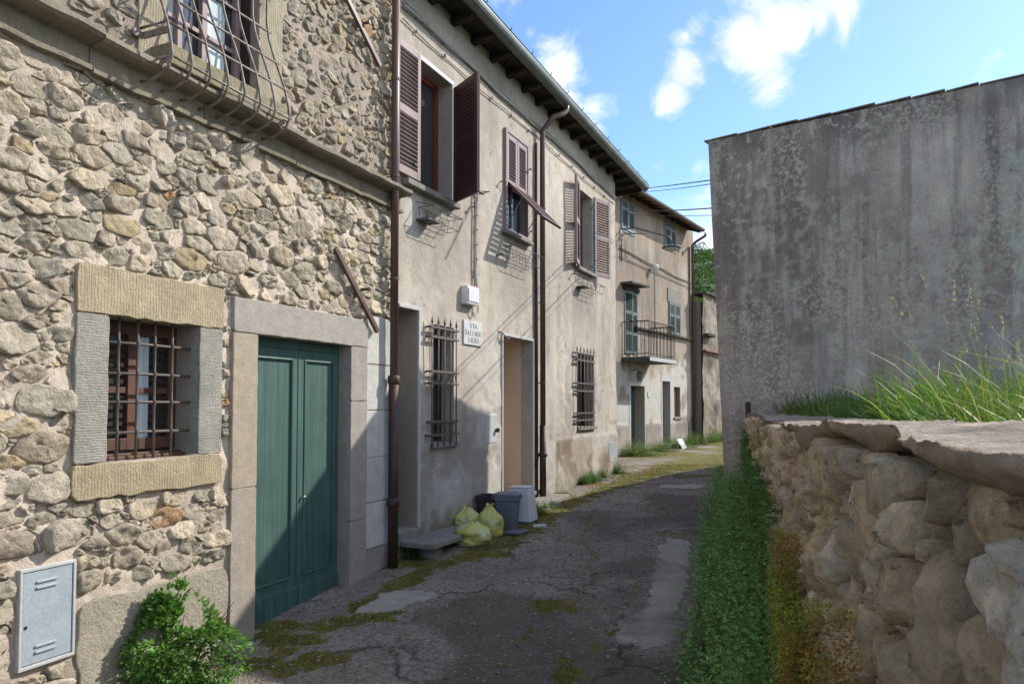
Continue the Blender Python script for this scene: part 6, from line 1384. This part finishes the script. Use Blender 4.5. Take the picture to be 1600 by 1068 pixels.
# seeding stalks among the grass
n = 300; rs = np.random.RandomState(44); s_ = rs.uniform(4.2, 8, n); t_ = rs.uniform(.68, 2.2, n); B = np.array(FF.o) + s_[:, None] * np.array(FF.u) - t_[:, None] * np.array(FF.n); B[:, 2] = 1.4; D = rs.normal(size=(n, 3)) * np.array([.22, .22, .05]) + np.array([-.05, 0, 1]); hh = rs.uniform(.45, .85, n)
V, F_ = blades(B, D, hh, np.full(n, .0028), np.full(n, .12), 45, 4); C = np.repeat(np.array([[.26, .3, .11]]), len(V), 0)
dn_ = D / np.linalg.norm(D, axis=1, keepdims=True); top = B + dn_ * hh[:, None]; PP = np.repeat(top, 14, 0) - np.repeat(dn_, 14, 0) * (rs.rand(n * 14, 1) * .10); V2, F2 = leaves(PP, rs.normal(size=(n * 14, 3)) * .5 + np.repeat(dn_, 14, 0), np.full(n * 14, .013), .35, seed=46)
tri = np.concatenate([F_[:, :3], F_[:, [0, 2, 3]]]); o = veg('grass_stalks', np.concatenate([V, V2]), np.concatenate([tri, F2 + len(V)]), np.concatenate([C, np.repeat(np.array([[.42, .40, .22]]), len(V2), 0)]), 'grass_blade'); tag(o, 'pale seeding grass stalks rising above the low wall at the right edge', 'grass')
# leafy bush at the foot of the stone house
def bush(name, label, cat_, c, rx, ry, h, n, ls, seed, base, cone=.6):
    rs = np.random.RandomState(seed); t = thing(name, label, cat_, c); u = rs.uniform(-1, 1, (n, 3)); u = u[(u ** 2).sum(1) < 1]; z = (u[:, 2] + 1) / 2; lim = (1 - cone * z ** 1.2); sh = rs.rand(len(u)) ** .35
    nrm = u / (np.linalg.norm(u, axis=1, keepdims=True) + 1e-6); P_ = np.stack([nrm[:, 0] * sh * rx * lim, nrm[:, 1] * sh * ry * lim, z * h], 1)
    P_ *= (1 + .45 * (fbm(nrm[:, 0] * 2.2 + seed, nrm[:, 1] * 2.2, z * 3, 2) - .5))[:, None]; k_ = fbm(P_[:, 0] * 9 / h * .3, P_[:, 1] * 9 / h * .3, P_[:, 2] * 9 / h * .3, 2) > .38; P_ = P_[k_] + np.array(c)
    D = nrm[k_] + rs.normal(size=P_.shape) * .5 + np.array([0, 0, .15]); V, F_ = leaves(P_, D, ls * rs.uniform(.6, 1.3, len(P_)), .6, seed=seed); C = greens(len(P_), 7, base, .32, seed)
    o = veg('foliage', V, F_, C, 'leaf', None, t)
    for q in range(14):
        a = rs.uniform(0, 6.28); e = Vector(c) + Vector((math.cos(a) * rx * .6, math.sin(a) * ry * .6, h * rs.uniform(.4, .9))); mb = MB(); mb.tube([Vector(c) + Vector((math.cos(a) * .05, math.sin(a) * .05, 0)), (Vector(c) + e) / 2 + Vector((0, 0, .05)), e], [.005, .004, .002], 5); out(mb, 'stem', 'trunk_bark', t)
    return t
q = FA.sx(285, 980, .2); pc_ = FA.P(q - .04, .17, -.12); bush('leafy_bush', 'bright green leafy bush at the foot of the stone house left of the green door', 'bush', tuple(pc_), .58, .30, .64, 15000, .038, 51, (.12, .25, .045), .66)
q = FA.P(FA.sx(360, 1020, .2) , .18, -.1); bush('leafy_bush', 'small dark green tuft before the stone jamb of the green door', 'bush', tuple(q), .13, .12, .16, 800, .02, 52, (.05, .12, .03), .5)
# weeds along the plastered wall
def weedline(F, s0, s1, n, h, ls, seed, base, name, label, depth=.12, nl=6):
    rs = np.random.RandomState(seed); s_ = rs.uniform(s0, s1, n * 2); k_ = fbm(s_ * 2.6, s_ * 0, seed * 1., 3) > .46; s_ = s_[k_]; d = np.abs(rs.normal(0, depth, len(s_))) + .02; B = np.array([F.P(a, b, 0) for a, b in zip(s_, d)]); B[:, 2] = gz(B[:, 0], B[:, 1]) + .0
    V, F_, C = herb_mass(B, h * rs.uniform(.3, 1.2, len(s_)) * (.5 + fbm(s_ * 2, s_ * 0, seed + 4., 2)), ls, seed, nl=nl, lean=.4, base=base); o = veg(name, V, F_, C, 'leaf'); tag(o, label, 'weeds'); return o
sdp = FB.sx(860, 770); weedline(FB, sdp - .2, LB, 420, .24, .028, 61, (.09, .17, .05), 'wall_weeds', 'low green weeds growing along the foot of the beige house', .08)
sd = FB.sx(822, 790, .4); weedline(FB, sd - .15, sd + .75, 260, .16, .022, 62, (.11, .2, .04), 'step_weeds', 'bright green weeds before the step of the open doorway', .10, 6)
bpy.data.objects['step_weeds'].location = FB.n * .32
weedline(FC, .2, 6.0, 700, .35, .045, 63, (.13, .19, .05), 'lane_weeds', 'pale green weeds at the foot of the balcony house and its doors', .32)
weedline(FD, .1, 3.5, 500, .40, .05, 64, (.15, .21, .06), 'lane_weeds', 'bright weeds at the foot of the ruined wall', .35)
rs = np.random.RandomState(66); n = 160; B = np.array([FB.P(.04 + rs.rand() * .18 , .07 + abs(rs.normal(0, .05)), 0) for _ in range(n)]) ; B[:, 2] = gz(B[:, 0], B[:, 1]); V, F_, C = herb_mass(B, rs.uniform(.04, .2, n), .02, 66, nl=5, lean=.4, base=(.07, .14, .04)); o = veg('pipe_weeds', V, F_, C, 'leaf'); tag(o, 'small green weeds around the foot of the rusty downpipe', 'weeds')
# moss tufts and loose stones on the lane
rs = np.random.RandomState(71); n = 260000; y = 3 + 13 * rs.rand(n) ** 1.5; x = base_left(y) + rs.rand(n) * (base_right(y) - base_left(y)); mv = moss_f(x, y) + .5 * (fc(x * 9, y * 9, 3., 3) - .5)
kk = (mv > .38 + .55 * rs.rand(n)) & ~inpoly(x, y, [(p.x, p.y) for p in PATCHW]); x, y = x[kk], y[kk]; B = np.stack([x, y, ground_h(x, y) - .002], 1); D = rs.normal(size=B.shape) * .7 + np.array([0, 0, .8]); V, F_ = leaves(B, D, rs.uniform(.007, .018, len(B)), .7, seed=72)
nc = fbm(x * 4, y * 4, 77., 3); C = np.where((nc > .56)[:, None], np.array([.30, .17, .035]), np.where((nc > .44)[:, None], np.array([.20, .205, .03]), np.array([.11, .15, .025]))) * rs.uniform(.55, 1.2, (len(B), 1)); o = veg('lane_moss', V, F_, np.repeat(C, 7, 0), 'leaf'); tag(o, 'olive and rust coloured moss cushions on the lane along the house fronts', 'moss')
n = 40000; y = 2.6 + 11 * rs.rand(n) ** 1.6; x = base_left(y) + rs.rand(n) * (base_right(y) - base_left(y)); r_ = .0025 + .013 * rs.rand(n) ** 6; c0 = np.stack([x, y, ground_h(x, y) + r_ * .2], 1)
oct_ = np.array([[1, 0, 0], [0, 1, 0], [-1, 0, 0], [0, -1, 0], [0, 0, .6], [0, 0, -.6]]); V = (c0[:, None] + oct_[None] * r_[:, None, None] * rs.uniform(.6, 1.3, (n, 6, 1))).reshape(-1, 3); b = (np.arange(n) * 6)[:, None]
F_ = np.concatenate([b + np.array([t]) for t in ((0, 1, 4), (1, 2, 4), (2, 3, 4), (3, 0, 4), (1, 0, 5), (2, 1, 5), (3, 2, 5), (0, 3, 5))]); C = np.repeat(np.array([[.30, .28, .25]]) * rs.uniform(.4, 1.5, (n, 1)) * rs.uniform(.93, 1.07, (n, 3)), 6, 0); o = veg('loose_gravel', V, F_, C, 'rough_plaster'); tag(o, 'loose gravel and stone chips scattered on the lane', 'gravel')
# wooded hill behind
rs = np.random.RandomState(81); tr = []
n = 2600; X = rs.uniform(-160, 200, n); Y = rs.uniform(75, 330, n); ratio = X / Y; kk = (ratio > -.9) & (ratio < .75); X, Y = X[kk], Y[kk]; rr = rs.uniform(2.6, 5.2, len(X)); Zh = hill_h(X, Y); near = np.abs(X / Y - .26) < .06
pts, nr, sz = [], [], []
for x, y, z, r, nb in zip(X, Y, Zh, rr, near):
    m = 900 if nb else 60; u = rs.normal(size=(m, 3)); u /= np.linalg.norm(u, axis=1, keepdims=True); u[:, 2] = np.abs(u[:, 2]) * 1.15 - .15; rad2 = r * (.8 + .4 * vn(u[:, 0] * 2 + x, u[:, 1] * 2 + y, u[:, 2] * 2)); pts.append(np.array([x, y, z + r * .7]) + u * rad2[:, None] * np.array([1, 1, 1.1])); nr.append(u + rs.normal(size=(m, 3)) * .5); sz.append(np.full(m, .42 if nb else 2.0))
PP, NN, SS = map(np.concatenate, (pts, nr, sz)); V, F_ = leaves(PP, NN, SS * rs.uniform(.6, 1.3, len(SS)), .9, seed=82); tc_ = np.repeat(rs.uniform(.6, 1.35, len(X)), [len(p) for p in pts]); C = np.repeat(np.array([[.060, .115, .026]]) * tc_[:, None] * rs.uniform(.75, 1.25, (len(PP), 1)), 7, 0)
o = veg('hillside_wood', V, F_, C, 'leaf'); tag(o, 'green wooded hillside rising behind the ruined wall', 'woodland')
# one backing shell so the wood reads dense
X_, Y_ = np.meshgrid(np.linspace(-200, 220, 160), np.linspace(70, 340, 110), indexing='ij'); Z_ = hill_h(X_, Y_) + 3.2 + 2.4 * vn(X_ / 6, Y_ / 6, 2.); i, j = np.meshgrid(np.arange(159), np.arange(109), indexing='ij'); a_ = (i * 110 + j).ravel()
t_ = link('wood_canopy', np.stack([X_, Y_, Z_], -1).reshape(-1, 3), np.stack([a_, a_ + 110, a_ + 111, a_ + 1], 1), 'hill_leaf', smooth=False, fixn=False); t_['kind'] = 'stuff'; t_['label'] = 'dark green canopy of the distant wood on the hill'; t_['category'] = 'woodland'
